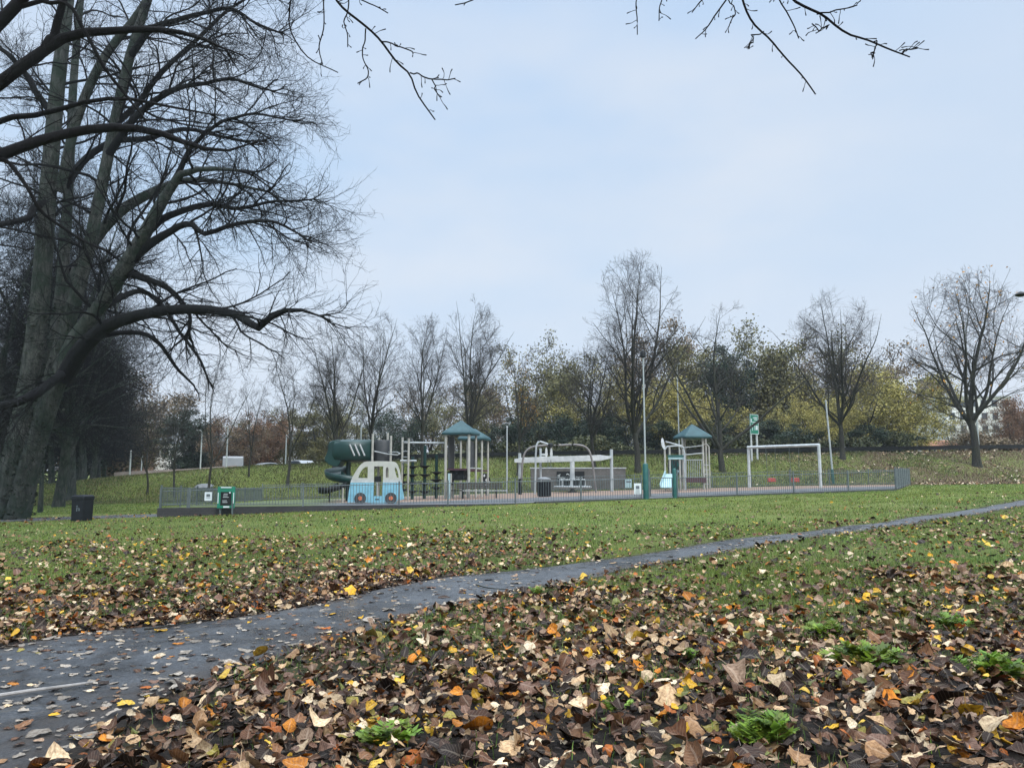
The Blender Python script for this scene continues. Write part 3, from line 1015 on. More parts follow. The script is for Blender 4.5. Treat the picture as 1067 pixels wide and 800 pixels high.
rg1 = np.random.default_rng(51)
D0 = 28.2
stems = [
    [(6, 549, 14, 0), (18, 470, 12.5, 0), (31, 400, 11, 0), (42, 310, 9.5, -.3), (50, 200, 8.5, -.5), (60, 90, 7.5, -.8), (71, 0, 6, -1), (80, -80, 4, -1)],
    [(16, 548, 10, .9), (36, 460, 8, .9), (49, 400, 7, .9), (63, 310, 6, 1), (71, 200, 5, 1.5), (77, 80, 4, 2), (88, -40, 3, 2)],
    [(14, 549, 11, .2), (40, 450, 9.5, .2), (60, 372, 8, 0), (85, 290, 6.8, -.3), (111, 170, 5.8, -.8), (135, 60, 5, -1.2), (160, -20, 4, -1.5), (175, -90, 2, -1.6)],
    [(16, 548, 12, -.3), (36, 468, 10, -.4), (56, 408, 9, -.6), (79, 352, 8, -.9), (105, 318, 7.2, -1.2), (130, 278, 8, -1.6), (150, 245, 7, -2), (172, 205, 5.5, -2.4), (188, 182, 4, -2.6), (215, 176, 2.6, -3), (250, 178, 1.6, -3.2)],
    [(40, 400, 8, .6), (64, 330, 7, 1), (92, 260, 6, 1.5), (128, 218, 5.5, 1.8), (160, 200, 4.8, 2), (190, 188, 3, 2.2), (230, 190, 2, 2.4), (280, 200, 1.2, 2.5)],
    [(62, 200, 5, -.5), (85, 110, 5, -.8), (112, 55, 4.5, -1), (140, 20, 4, -1.2), (170, -30, 3, -1.4)],
]
limbs = [
    [(66, 395, 9, -.7), (85, 358, 8.5, -1.2), (108, 338, 7.5, -1.6), (140, 328, 6.2, -2), (180, 324, 5.4, -2.5), (220, 322, 4.8, -3), (250, 328, 4.4, -3.4), (272, 341, 4.2, -3.7), (285, 330, 3.6, -3.8), (300, 322, 2.8, -4), (315, 321, 1.9, -4.1), (332, 326, 1.0, -4.2)],
    [(84, 345, 6.5, -.9), (112, 308, 5.5, -1.2), (132, 290, 4.6, -1.4), (160, 293, 3.6, -1.6), (180, 302, 2.8, -1.8), (196, 322, 2.0, -1.9), (194, 352, 1.8, -2)],
    [(130, 278, 6, -1.6), (152, 255, 5, -1.8), (175, 242, 4, -2.2), (200, 232, 3.2, -2.6), (214, 240, 2.8, -2.9), (240, 232, 2.3, -3), (285, 232, 1.6, -3.2), (318, 245, 1, -3.4)],
    [(150, 245, 5, -2), (176, 226, 3.8, -1.7), (205, 212, 3, -1.4), (245, 215, 2.2, -1.2), (290, 205, 1.4, -1), (330, 215, .8, -1)],
    [(100, 325, 5, .6), (125, 310, 3.6, 1.5), (150, 303, 2.6, 2.4), (178, 330, 2, 3), (200, 365, 1.5, 3.4), (215, 400, 1, 3.6)],
    [(82, 365, 4, 1), (110, 352, 3, 2), (150, 350, 2.4, 3), (180, 375, 1.8, 3.6), (200, 400, 1, 4)],
    [(66, 388, 4.6, -.6), (54, 403, 4.8, -2.0), (34, 413, 4.8, -2.8), (8, 421, 4.2, -3.0), (-30, 430, 3.4, -3.2)],
    [(52, 210, 4.5, -.5), (30, 225, 3.5, -1.2), (5, 235, 3, -2), (-30, 240, 2, -2.5)],
    [(70, 190, 4.5, 1.2), (100, 160, 3.6, 2), (150, 140, 3, 2.8), (200, 135, 2.2, 3.4), (255, 150, 1.4, 4)],
    [(110, 165, 4.5, -.8), (140, 120, 3.6, -1.4), (180, 95, 2.8, -2), (230, 85, 2, -2.6), (280, 92, 1.1, -3)],
    [(135, 60, 4, -1.2), (165, 30, 3.2, -1.6), (205, 15, 2.4, -2), (250, 20, 1.8, -2.4), (290, 40, 1, -2.7)],
    [(58, 130, 4, -.7), (35, 90, 3.2, -1), (10, 60, 2.6, -1.4), (-20, 40, 2, -1.8)],
    [(120, 130, 3.6, -1), (160, 75, 2.8, -.4), (200, 40, 2.2, .2), (240, 5, 1.6, .8), (280, -15, 1, 1)],
    [(172, 205, 4, -2.4), (195, 160, 2.6, -2.6), (220, 128, 2, -2.8), (260, 118, 1.4, -3), (300, 130, .9, -3.1)],
]
sp, sr = limbs3(stems, D0)
lp, lr = limbs3(limbs, D0)
lp = add_wob(lp, .10, rg1)
bt = thing('multi_stemmed_tree', 'huge mossy many stemmed bare tree filling the left side of the picture', 'tree', (float(sp[0, 0, 0]), float(sp[0, 0, 1]), gz(sp[0, 0, 0], sp[0, 0, 1])))
tl = np.array(bt.location)


def sets_mesh(name, sets, mat, parent, off):
    V, Fc = tubes(sets)
    me = np_mesh(name, V - off, Fc)
    return link_mesh(name, me, mat, parent, True)


for s in range(len(sp)):
    sets_mesh('stem', [(sp[s:s + 1], sr[s:s + 1], 16)], MT['bark_near'], bt, tl)
for s in range(len(lp)):
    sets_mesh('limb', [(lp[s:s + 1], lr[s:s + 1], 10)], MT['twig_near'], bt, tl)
allp = np.concatenate([lp, sp[3:]]); allr = np.concatenate([lr, sr[3:]])
ARC = [-.03, -.03, -.02, -.01, .0, .02, .04, .05]
hi = [i for i in range(len(lp)) if i not in (4, 5)]
tw1 = twig_levels(lp[hi], lr[hi], [
    (17, .15, .78, .25, (1.3, 3.7), .14, ARC, 9, 5, 0),
    (8, .12, .68, .25, (.8, 2.2), .15, [-.02, -.01, 0, .02, .03, .05], 6, 4, 0),
    (5, .12, .62, .25, (.5, 1.3), .13, .02, 5, 3, 0),
    (3, .15, .7, .25, (.25, .65), .15, .03, 3, 3, 0)], rg1, .0056)
tw2 = twig_levels(sp[:, 8:], sr[:, 8:], [
    (16, .05, .95, .25, (1.8, 4.8), .14, ARC, 9, 5, 0),
    (7, .12, .68, .25, (.8, 2.2), .15, .0, 6, 4, 0),
    (5, .12, .65, .25, (.45, 1.2), .13, .01, 5, 3, 0),
    (3, .15, .7, .25, (.25, .65), .15, .02, 3, 3, 0)], rg1, .0056)
# drooping twigs under the low limbs
tw3 = twig_levels(lp[[0, 4, 5]], lr[[0, 4, 5]], [
    (6, .25, 1.2, .3, (1.0, 2.6), .13, -.08, 8, 4, 0),
    (4, .15, .6, .25, (.4, 1.1), .13, -.05, 6, 3, 0),
    (3, .15, .7, .25, (.25, .6), .15, .0, 4, 3, 0)], rg1, .005)
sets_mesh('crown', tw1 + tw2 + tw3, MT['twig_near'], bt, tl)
Q = jitter_pts(tw3[1][0], 1, .1, rg1)[::6]
lm = np_mesh('leaves', *leaf_quads(Q - tl, .045, rg1)); link_mesh('leaves', lm, MT['lf_ivy'], bt)
# moss-dark ivy round the foot
Pb = []
for s_i in range(4):
    k = rg1.integers(0, 8, 700)
    a = rg1.uniform(0, 2 * PI, 700)
    Pb.append(sp[s_i, k] + np.stack([np.cos(a), np.sin(a), 0 * a], -1) * (sr[s_i, k] * 1.02)[:, None] + rg1.normal(0, .05, (700, 3)) + np.array([0, 0, 1]) * rg1.uniform(-.5, .5, (700, 1)))
Pb = np.concatenate(Pb)
link_mesh('ivy', np_mesh('ivy', *leaf_quads(Pb - tl, .07, rg1)), MT['lf_ivy'], bt)

# nearer tree out of frame at left, its dark limbs crossing the frame
rg2 = np.random.default_rng(61)
ND = 13.0
tx, ty = -13.0, 12.5
nt_ = thing('limb_tree', 'nearer tree out of frame at left, whose dark limbs cross the upper left corner', 'tree', (tx, ty, gz(tx, ty)))
ntl = np.array(nt_.location)
tz = ntl[2]
tr_p = catmull(np.array([(tx, ty, tz - .2), (tx + .1, ty, tz + 2), (tx + .2, ty + .1, tz + 5), (tx + .1, ty + .2, tz + 8), (tx + .3, ty + .1, tz + 11)]), 22)[None]
tr_r = np.interp(np.linspace(0, 1, 22), [0, .05, .5, 1], [.62, .48, .34, .16])[None]
nl = []
nlr = []


def nlimb(start, pts):
    a = [tuple(start) + (pts[0][2] * ND / F * 1.3,)] + [W(p[0], p[1], ND + p[3]) + (p[2] * (ND + p[3]) / F,) for p in pts]
    c = catmull(np.array(a), 22)
    nl.append(c[:, :3]); nlr.append(np.maximum(c[:, 3], .003))


nlimb((tx + .15, ty, tz + 4.6), [(-15, 166, 6.5, 0), (40, 147, 5.6, .2), (85, 138, 5, .4), (135, 135, 4.2, .5), (170, 141, 3.4, .6), (200, 152, 2.6, .6), (232, 158, 1.6, .7), (262, 150, .9, .8)])
nlimb((tx + .2, ty, tz + 5.8), [(-15, 98, 7, 0), (20, 72, 6.4, 0), (50, 52, 5.8, .1), (75, 38, 5.2, .2), (110, 34, 4.4, .3), (160, 31, 3.4, .4), (200, 36, 2.2, .5), (235, 50, 1.2, .6)])
nlimb((tx + .15, ty, tz + 6.8), [(-15, 35, 7, -.4), (10, 12, 6.4, -.4), (40, -20, 5.5, -.4), (80, -60, 4, -.4), (120, -90, 2, -.4)])
nlimb(nl[1][13], [(62, 20, 4.2, .1), (70, -10, 3.4, 0), (85, -50, 2, 0)])
nlimb(nl[2][14], [(68, 2, 2.2, -.3), (85, 30, 2, -.2), (105, 62, 1.8, 0), (130, 98, 1.5, .2), (150, 122, 1.1, .3)])
nlimb(nl[0][9], [(12, 172, 2.4, 0), (30, 195, 2, 0), (42, 218, 1.8, .1), (72, 240, 1.6, .2), (110, 262, 1.1, .3)])
nlimb((tx + .1, ty, tz + 3.8), [(-15, 130, 3.6, 1.4), (15, 120, 3.2, 1.4), (50, 117, 2.9, 1.4), (80, 108, 2.4, 1.5), (130, 103, 2, 1.6), (170, 110, 1.4, 1.7), (215, 118, .9, 1.8)])
nl = np.array(nl); nlr = np.array(nlr)
nl[:, 4:] = add_wob(nl, .035, rg2)[:, 4:]
sets_mesh('trunk', [(tr_p, tr_r, 14)], MT['bark_near'], nt_, ntl)
for i in range(len(nl)):
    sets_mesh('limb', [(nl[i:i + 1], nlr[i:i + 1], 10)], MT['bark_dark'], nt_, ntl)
tws = twig_levels(nl, nlr, [
    (13, .25, .85, .25, (.5, 1.5), .12, .005, 8, 5, 0),
    (6, .15, .75, .25, (.25, .75), .14, .01, 6, 4, 0),
    (4, .2, .7, .25, (.12, .4), .15, .01, 4, 3, 0)], rg2, .0030)
sets_mesh('crown', tws, MT['bark_dark'], nt_, ntl)

# overhanging twigs at the top: a tree just behind the camera
rg3 = np.random.default_rng(71)
ot = thing('overhanging_tree', 'tree behind the viewer, whose fine twigs hang into the top of the picture', 'tree', (1.2, -4.5, gz(1.2, -4.5)))
otl = np.array(ot.location)
OD = 5.0
tr_p = catmull(np.array([(1.2, -4.5, 0), (1.25, -4.4, 2.5), (1.1, -4.3, 5), (1.2, -4.2, 7.5)]), 22)[None]
tr_r = np.interp(np.linspace(0, 1, 22), [0, .05, .6, 1], [.5, .36, .26, .16])[None]
sets_mesh('trunk', [(tr_p, tr_r, 14)], MT['bark_near'], ot, otl)
mains = [[(1.15, -4.3, 6.2), (.2, -1.5, 7.2), (-.6, 1.5, 7.0), (-1.1, 3.6, 6.1), W(338, -30, OD)],
         [(1.15, -4.3, 6.8), (1.8, -1.5, 7.8), (2.0, 1.5, 7.2), (1.8, 3.6, 6.2), W(800, -45, OD)]]
mr = [[.12, .09, .05, .024, .008], [.13, .1, .055, .026, .009]]
mp = np.array([catmull(np.array([tuple(a) + (b,) for a, b in zip(m, r)]), 22) for m, r in zip(mains, mr)])
for i in range(2):
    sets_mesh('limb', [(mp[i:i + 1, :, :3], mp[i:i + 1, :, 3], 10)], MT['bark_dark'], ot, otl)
hang = [
    [(338, -30, 1.6, 0), (350, 0, 1.4, 0), (396, 41, 1.2, .05), (418, 69, 1.1, .1), (427, 76, 1, .1), (436, 96, .9, .12), (453, 123, .7, .15)],
    [(427, 76, .8, .1), (450, 83, .75, .1), (473, 82, .6, .1)],
    [(338, -30, 1, 0), (338, 2, .8, -.05), (339, 29, .7, -.05), (333, 48, .7, -.1), (338, 64, .6, -.1)],
    [(352, -25, 1, 0), (364, 0, .8, .1), (359, 25, .7, .1), (362, 51, .6, .15)],
    [(381, 30, .8, .05), (380, 64, .7, .1), (383, 73, .7, .1), (375, 87, .6, .1)],
    [(396, 43, .8, .05), (421, 50, .7, 0), (431, 56, .6, 0)],
    [(450, 83, .7, .1), (455, 92, .6, .1), (461, 103, .55, .1)],
    [(338, -30, .8, 0), (378, 2, .7, .3), (405, 11, .5, .3)],
    [(338, -30, .9, 0), (300, 20, .8, .6), (318, 56, .7, .7), (352, 78, .45, .8)],
    [(800, -45, 1.4, 0), (772, 0, 1.25, 0), (781, 19, 1.15, 0), (803, 41, 1, .05), (823, 67, .9, .08), (839, 86, .8, .1), (849, 100, .7, .1)],
    [(800, -45, 1.7, 0), (826, 0, 1.5, -.1), (854, 19, 1.35, -.15), (874, 31, 1.2, -.2), (905, 41, 1.0, -.2), (928, 51, .9, -.2), (950, 60, .7, -.2)],
    [(940, 56, .75, -.2), (948, 53, .7, -.2), (953, 49, .6, -.2)],
    [(851, 15, .85, -.15), (868, 13, .75, -.2), (890, 9, .55, -.2)],
    [(800, -45, 1.1, 0), (759, 0, .9, .2), (746, 19, .8, .2), (724, 41, .6, .2)],
    [(800, -45, 1, 0), (735, -2, .8, .3), (719, 14, .55, .3)],
    [(735, -2, .7, .3), (663, 0, .7, .4), (662, 18, .65, .4), (664, 37, .55, .4)],
    [(735, -2, .7, .3), (690, 0, .7, .3), (686, 25, .55, .3)],
    [(800, -45, 1, 0), (810, 0, .8, .1), (819, 16, .75, .1), (831, 41, .55, .1)],
    [(864, 26, .75, -.2), (857, 32, .6, -.2), (846, 30, .5, -.2)],
    [(759, 0, .7, .2), (765, 14, .6, .2), (760, 28, .5, .2)],
    [(796, 33, .6, .05), (784, 40, .55, .05), (783, 50, .5, .05)],
    [(338, -30, .8, 0), (500, -12, .8, .4), (491, 1, .7, .4), (475, 7, .5, .4)],
    [(911, 43, .6, -.2), (912, 50, .55, -.2), (911, 56, .5, -.2)],
]
hp, hr = limbs3(hang, OD)
hp[:, 3:] = add_wob(hp, .012, rg3)[:, 3:]
bp_, bd_, br_, _ = sprout(hp, hr, 8, .25, .98, 1.0, .3, rg3)
b_p, b_r = grow(bp_, bd_, rg3.uniform(.02, .11, len(bp_)), np.full(len(bp_), .0024), 4, .2, 0, .7, rg3)
b_r[:, -1] = .0042; b_r[:, -2] = .0034
for i in range(len(hp)):
    k = slice(i * 8, i * 8 + 8)
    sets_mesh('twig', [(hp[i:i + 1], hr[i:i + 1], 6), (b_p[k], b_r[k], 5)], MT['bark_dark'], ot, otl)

# ------------------------------------------------------------------ fences
def fence(name, label, pts, post_px=None, post_step=2.4, ztop=None, zbase=None, mat='galv', rail='galv', spacing=.105, skip_first=False, bar=.0088, cat='fence', nocap=False):
    p0 = np.array(pts[0]); p1 = np.array(pts[-1])
    L = np.hypot(*(p1 - p0))
    th = thing(name, label, cat, (p0[0], p0[1], zbase(*p0)))
    d = (p1 - p0) / L
    rz = math.atan2(d[1], d[0])
    if post_px:
        ts = [0 if p is None else p for p in post_px]
    else:
        n = max(1, round(L / post_step)); ts = [i * L / n for i in range(n + 1)]
    for i, s in enumerate(ts):
        q = p0 + d * s
        zb = zbase(*q); zt = ztop(*q)
        MB().box((q[0], q[1], (zb + zt) / 2 + .01), (.055, .055, zt - zb + .10), rz).build('post', MT[mat], th)
    for a, b in zip(ts[:-1], ts[1:]):
        mb = MB()
        qa = p0 + d * (a + .03); qb = p0 + d * (b - .03)
        for h in (0, 1):
            za = (ztop(*qa) - .05) if h else zbase(*qa) + .10
            zb_ = (ztop(*qb) - .05) if h else zbase(*qb) + .10
            mb.tube([(qa[0], qa[1], za), (qb[0], qb[1], zb_)], .013, 4)
        m = int((b - a) / spacing)
        for k in range(1, m):
            q = p0 + d * (a + (b - a) * k / m)
            mb.tube([(q[0], q[1], zbase(*q) + .06), (q[0], q[1], ztop(*q))], bar, 4)
        mb.build('railing', MT[rail], th)
    return th


LF = np.hypot(*(FB - FA)); DF = (FB - FA) / LF


def along_px(px):
    u = (px - 533.5) / F * (cP + .13 * sP)
    return (u * FA[1] - FA[0]) / (DF[0] - u * DF[1])


def ft(x, y):
    t = (x - FA[0]) / (FB[0] - FA[0])
    return float(np.interp(t, [0, .07, .16, .45, .7, 1], [.93, .98, 1.10, 1.26, 1.42, 1.68]))


def fb(x, y):
    return float(plat(x, y))


def fpt(px):
    return FA + DF * along_px(px)


s0 = 0
fence('fence', 'dark spiked railing at the left end of the playground, above the low dark wall', [FA, fpt(202)], [0, along_px(202)], ztop=ft, zbase=fb, mat='darkrail', rail='darkrail')
a0 = along_px(204)
fence('fence', 'long grey railing in front of the play van and the two roofed towers', [fpt(204), fpt(666)], [along_px(p) - a0 for p in (204, 320, 418, 468, 537, 604, 666)], ztop=ft, zbase=fb, rail='galv')
a1 = along_px(702.5)
fence('fence', 'grey railing right of the short green gate post, in front of the swings', [fpt(702.5), FB], [along_px(p) - a1 for p in (702.5, 764, 822, 878)] + [LF - a1], ztop=ft, zbase=fb)
pC = POLY[2]; pE = POLY[3]; pD = POLY[4]
fence('fence', 'grey railing running away from the right corner of the playground, seen nearly end on', [FB + np.array([.05, .09]), pC], ztop=lambda x, y: fb(x, y) + .98, zbase=fb, post_step=2.2)
fence('fence', 'back railing of the playground behind the swings and the small tower', [pC + np.array([-.1, 0]), pE], ztop=lambda x, y: fb(x, y) + .98, zbase=fb, mat='darkrail', rail='darkrail')
fence('fence', 'back railing of the playground behind the tube slide', [pE + np.array([-.1, -.04]), pD], ztop=lambda x, y: fb(x, y) + .95, zbase=fb, mat='galv', rail='darkrail')
fence('fence', 'left side railing of the playground running back from the spiked end', [pD + np.array([.02, -.1]), FA + np.array([-.02, .1])], ztop=lambda x, y: fb(x, y) + .72, zbase=fb, mat='darkrail', rail='darkrail')
# low dark wall under the left end
wl = MB()
sgs = np.linspace(-.06, 13.5, 30)
nrmF = np.array([DF[1], -DF[0]])
vs = []
for s in sgs:
    q = FA + DF * s
    t_ = fb(*q) - .005
    for o_, z_ in ((.14, gz(*(q + nrmF * .3)) - .3), (.14, t_), (-.12, t_), (-.12, -.5)):
        p = q + nrmF * o_
        vs.append((p[0], p[1], z_))
n_ = len(sgs)
fs = []
for i in range(n_ - 1):
    for k in range(4):
        k2 = (k + 1) % 4
        fs.append((i * 4 + k, i * 4 + k2, i * 4 + 4 + k2, i * 4 + 4 + k))
fs += [(0, 1, 2, 3), ((n_ - 1) * 4 + 3, (n_ - 1) * 4 + 2, (n_ - 1) * 4 + 1, (n_ - 1) * 4)]
wl.add(vs, fs)
o = wl.build('low_wall', MT['kerbwall']); tag(o, 'low dark wall under the left end of the playground railing', 'wall')
kb = MB()
q0, q1 = FA + DF * 13.6, FB
for a, b in ((13.6, along_px(666)), (along_px(702.5), LF)):
    qa, qb = FA + DF * a, FA + DF * b
    m = 8
    vs = []; fs = []
    for i in range(m + 1):
        q = qa + (qb - qa) * i / m
        zt = fb(*q) + .05
        for o_, z_ in ((.07, zt - .3), (.07, zt), (-.07, zt), (-.07, zt - .3)):
            p = q + nrmF * o_; vs.append((p[0], p[1], z_))
    for i in range(m):
        for k in range(4):
            k2 = (k + 1) % 4
            fs.append((i * 4 + k, i * 4 + k2, i * 4 + 4 + k2, i * 4 + 4 + k))
    fs += [(0, 1, 2, 3), (m * 4 + 3, m * 4 + 2, m * 4 + 1, m * 4)]
    o = MB().add(vs, fs).build('kerb', MT['charcoal']); structure(o)

# gate with its posts
gq = fpt(672); gz_ = gz(*gq)
gt = thing('gate', 'grey barred gate between the two green posts', 'gate', (*fpt(675), fb(*fpt(675))))
mb = MB()
ga, gb = fpt(675.5), fpt(697.5)
zt = ft(*ga) - .02
L = np.hypot(*(gb - ga)); dg = (gb - ga) / L
for z_ in (fb(*ga) + .10, zt):
    mb.tube([(*ga, z_), (*gb, z_)], .022, 6)
for e in (ga, gb):
    mb.tube([(*e, fb(*ga) + .10), (*e, zt)], .022, 6)
mb.build('gate_frame', MT['galv'], gt)
mb = MB()
for k in range(1, 10):
    q = ga + dg * L * k / 10
    mb.tube([(*q, fb(*ga) + .10), (*q, zt)], .008, 5)
mb.build('bars', MT['galv'], gt)
q = fpt(700)
gp = thing('gate_post', 'short round green post right of the gate', 'post', (*q, gz(*q)))
MB().lathe((*q, gz(*q) - .1), [(.085, 0), (.085, 1.28), (.07, 1.33), (.03, 1.35)], 14).build('shaft', MT['greenpost'], gp, True)
MB().box((q[0] + .13, q[1] + .02, gz(*q) + .62), (.06, .05, 1.15)).build('hinge_post', MT['galv'], gp)

# tall mast with green base beside the gate
q = fpt(670.5)
zb = gz(*q)
mt_ = thing('camera_mast', 'tall pale mast with a green base box beside the gate', 'mast', (*q, zb))
htop = W(668, 372, q[1])[2]
MB().lathe((*q, zb - .1), [(.115, 0), (.115, 1.52), (.10, 1.56), (.05, 1.58)], 16).build('base_column', MT['greenpost'], mt_, True)
MB().tube([(*q, zb + 1.4), (*q, htop)], [.040, .028], 10).build('pole', MT['palepole'], mt_, True)
MB().lathe((q[0], q[1], htop - .03), [(.06, 0), (.12, .04), (.12, .2), (.08, .3), (.02, .34)], 12).build('camera_head', MT['black'], mt_, True)
MB().box((q[0] + .14, q[1] - .02, zb + .66), (.06, .05, 1.2)).build('hinge_post', MT['galv'], mt_)

# fence signs
def sheet_sign(name, label, px, py, w, h, off=.06, rows=4, frame=None):
    q = fpt(px) + nrmF * off
    z = W(px, py, q[1])[2]
    rz = math.atan2(DF[1], DF[0])
    t = thing(name, label, 'sign', (q[0], q[1], z))
    MB().box((q[0], q[1], z), (w, .012, h), rz).build('sheet', MT['sign'], t)
    mb = MB()
    n2 = nrmF * .009
    rr = random.Random(px)
    mb.box((q[0] + n2[0], q[1] + n2[1], z + h * .12), (w * .5, .004, h * .3), rz)
    for k in range(rows):
        mb.box((q[0] + n2[0], q[1] + n2[1], z - h * (.12 + .08 * k)), (w * rr.uniform(.5, .75), .004, h * .025), rz)
    mb.build('print', MT['print'], t)
    return t


sheet_sign('notice_sign', 'small white sign with a dark square print fixed to the left of the railing', 223, 517, .24, .30, .07, 2)
sheet_sign('notice_sign', 'white notice sheet on the railing just left of the green mast base', 661.5, 509, .32, .44, .05, 5)
q = (float(W(655, 505, 49)[0]), 49.0)
t = thing('notice_sign', 'pale blue sign on the far railing, left of the mast', 'sign', (q[0], q[1], 1.0))
MB().box((q[0], q[1], .95), (.42, .02, .55)).build('sheet', MT['aqua'], t)
MB().box((q[0], q[1] - .013, 1.05), (.3, .004, .1)).build('print', MT['print'], t)

# green notice board
q = fpt(242) + nrmF * .42
zb = gz(*q)
zc = W(242, 518, q[1])[2]
nb = thing('notice_board', 'green framed notice board standing before the left railing', 'notice board', (q[0], q[1], zb))
rz = R_(10)
w_, h_ = .58, .74
mb = MB()
mb.box((q[0], q[1], zc), (w_, .05, h_), rz)
mb.build('board', MT['signgreen'], nb, bev=.006)
MB().box((q[0] + .005, q[1] - .032, zc - .04), (w_ * .62, .02, h_ * .62), rz).build('poster_panel', MT['black'], nb)
mb = MB()
rr = random.Random(4)
for k in range(6):
    mb.box((q[0] + .005 - rr.uniform(0, .05), q[1] - .046, zc + .12 - k * .058), (rr.uniform(.12, .28), .006, .014), rz)
mb.box((q[0] + .13, q[1] - .024, zc + .16), (.05, .05, .05), rz)
mb.box((q[0], q[1] - .034, zc + h_ * .46), (w_ * .6, .012, .035), rz)
for s in (-1, 1):
    mb.box((q[0] + s * w_ * .44 * math.cos(rz), q[1] - .034 + s * w_ * .44 * math.sin(rz), zc - .02), (.025, .012, h_ * .5), rz)
mb.box((q[0] + .03, q[1] - .04, zc - h_ * .44), (.2, .012, .055), rz)
mb.build('print', MT['sign'], nb)
for s in (-.2, .22):
    MB().box((q[0] + s, q[1] + .03, (zb + zc) / 2 - .15), (.06, .05, zc - zb + .1), rz).build('leg', MT['darkrail'], nb)

# ------------------------------------------------------------------ bins
def gposp(px, py):
    return gpos(px, py, plat)


q = gpos(85, 542.5)
lb = thing('litter_bin', 'square black litter bin on the grass beside the cross path', 'bin', q)
rz = R_(-14)
hb = (W(85, 515.5, q[1])[2] - q[2])
wb = 19 / F * q[1]
sc_ = wb * .40


def ring_box(c, prof, rz):
    mb = MB(); vs = []; fs = []
    for hw, z in prof:
        for sx, sy in ((-1, -1), (1, -1), (1, 1), (-1, 1)):
            x, y = sx * hw, sy * hw
            vs.append((c[0] + x * math.cos(rz) - y * math.sin(rz), c[1] + x * math.sin(rz) + y * math.cos(rz), c[2] + z))
    for i in range(len(prof) - 1):
        for k in range(4):
            k2 = (k + 1) % 4
            fs.append((i * 4 + k, i * 4 + k2, i * 4 + 4 + k2, i * 4 + 4 + k))
    fs += [(3, 2, 1, 0), tuple((len(prof) - 1) * 4 + k for k in range(4))]
    return mb.add(vs, fs)


ring_box(q, [(sc_ * .90, -.03), (sc_ * .91, .06), (sc_ * .94, hb * .80)], rz).build('body', MT['bin'], lb, bev=.015)
ring_box(q, [(sc_ * .97, hb * .80), (sc_ * 1.0, hb * .86), (sc_ * 1.0, hb * .95), (sc_ * .8, hb), (sc_ * .2, hb * 1.01)], rz).build('lid', MT['bin'], lb, bev=.012)
MB().box((q[0] - math.sin(-rz) * sc_ * .93 * -1, q[1] - sc_ * .97, q[2] + hb * .76), (sc_ * 1.1, .02, hb * .12), rz).build('slot', MT['black'], lb)
mb = MB()   # the white figure emblem
ex, ey, ez = q[0] - .02, q[1] - sc_ * .975, q[2] + hb * .46
mb.box((ex - .03, ey, ez), (.03, .012, .13), rz)
mb.box((ex - .03, ey, ez + .10), (.04, .012, .04), rz)
mb.box((ex + .045, ey, ez - .01), (.05, .012, .09), rz)
mb.box((ex + .01, ey, ez + .045), (.06, .012, .015), rz)
mb.build('emblem', MT['print'], lb)

q = gposp(567, 517.5)
sb = thing('slatted_bin', 'round black slatted bin with grey domed lid inside the playground', 'bin', q)
r = 6.9 / F * q[1]
h = W(567, 497, q[1])[2] - q[2]
MB().lathe(q, [(r * .86, 0), (r * .86, h * .76)], 18).build('liner', MT['black'], sb, True)
mb = MB()
for k in range(18):
    a = 2 * PI * k / 18
    c = (q[0] + r * math.cos(a), q[1] + r * math.sin(a), q[2] + h * .4)
    mb.box(c, (r * .22, .02, h * .72), a + PI / 2)
mb.build('slats', MT['bin'], sb)
MB().lathe((q[0], q[1], q[2] + h * .86), [(r * 1.02, 0), (r * 1.05, h * .04), (r * .8, h * .1), (r * .3, h * .15)], 18).build('lid', MT['midgrey'], sb, True)
for a in range(4):
    aa = a * PI / 2 + .6
    MB().tube([(q[0] + r * .8 * math.cos(aa), q[1] + r * .8 * math.sin(aa), q[2] + h * .7), (q[0] + r * .8 * math.cos(aa), q[1] + r * .8 * math.sin(aa), q[2] + h * .9)], .02, 6).build('lid_support', MT['darkrail'], sb)

# ------------------------------------------------------------------ play van panel
vd = 32.4
vx, _, _ = W(391, 523, vd)
vz = pz(vx, vd) - .01
S = vd / F / 9.41 * 1.0
vo = (vx, vd, vz)
van = thing('play_van', 'light blue and cream play panel cut like a small van with two wheels', 'play van', vo)
vrz = R_(6)


def vp(pts):
    return [((x - 490) * S, (738 - y) * S) for x, y in pts]


def arc(cx, cy, r, a0, a1, n=8):
    return [(cx + r * math.cos(a0 + (a1 - a0) * i / n), cy - r * math.sin(a0 + (a1 - a0) * i / n)) for i in range(n + 1)]


upper = [(258, 505), (272, 470), (300, 420), (325, 380), (352, 350), (375, 335), (400, 328), (520, 325), (655, 328), (680, 336), (700, 360), (715, 400), (728, 450), (735, 505), (560, 505), (560, 375), (472, 375), (472, 505)]
w1 = [(322, 488), (330, 458), (345, 428), (362, 402), (385, 383), (412, 378), (412, 488)]
w2 = [(586, 484), (586, 400), (592, 388), (600, 382), (608, 390), (613, 410), (613, 484)]
w3 = [(693, 484), (680, 440), (670, 405), (675, 385), (688, 395), (702, 430), (712, 484)]
MB().plate([vp(upper), vp(w1), vp(w2), vp(w3)], -.03, .03, vo, vrz).build('cabin', MT['vanwhite'], van)
stripe = [(250, 531), (256, 506), (472, 506), (472, 531)]
stripe2 = [(560, 531), (560, 506), (736, 506), (741, 531)]
MB().plate([vp(stripe)], -.032, .03, vo, vrz).plate([vp(stripe2)], -.032, .03, vo, vrz).build('stripe', MT['white'], van)
lower = [(226, 722), (236, 620), (249, 532), (472, 532), (472, 662), (555, 662), (560, 532), (742, 532), (752, 600), (768, 690), (735, 700), (700, 700), (690, 735), (560, 738), (450, 735), (410, 720)]
MB().plate([vp(lower)], -.03, .03, vo, vrz).build('body', MT['ltblue'], van)
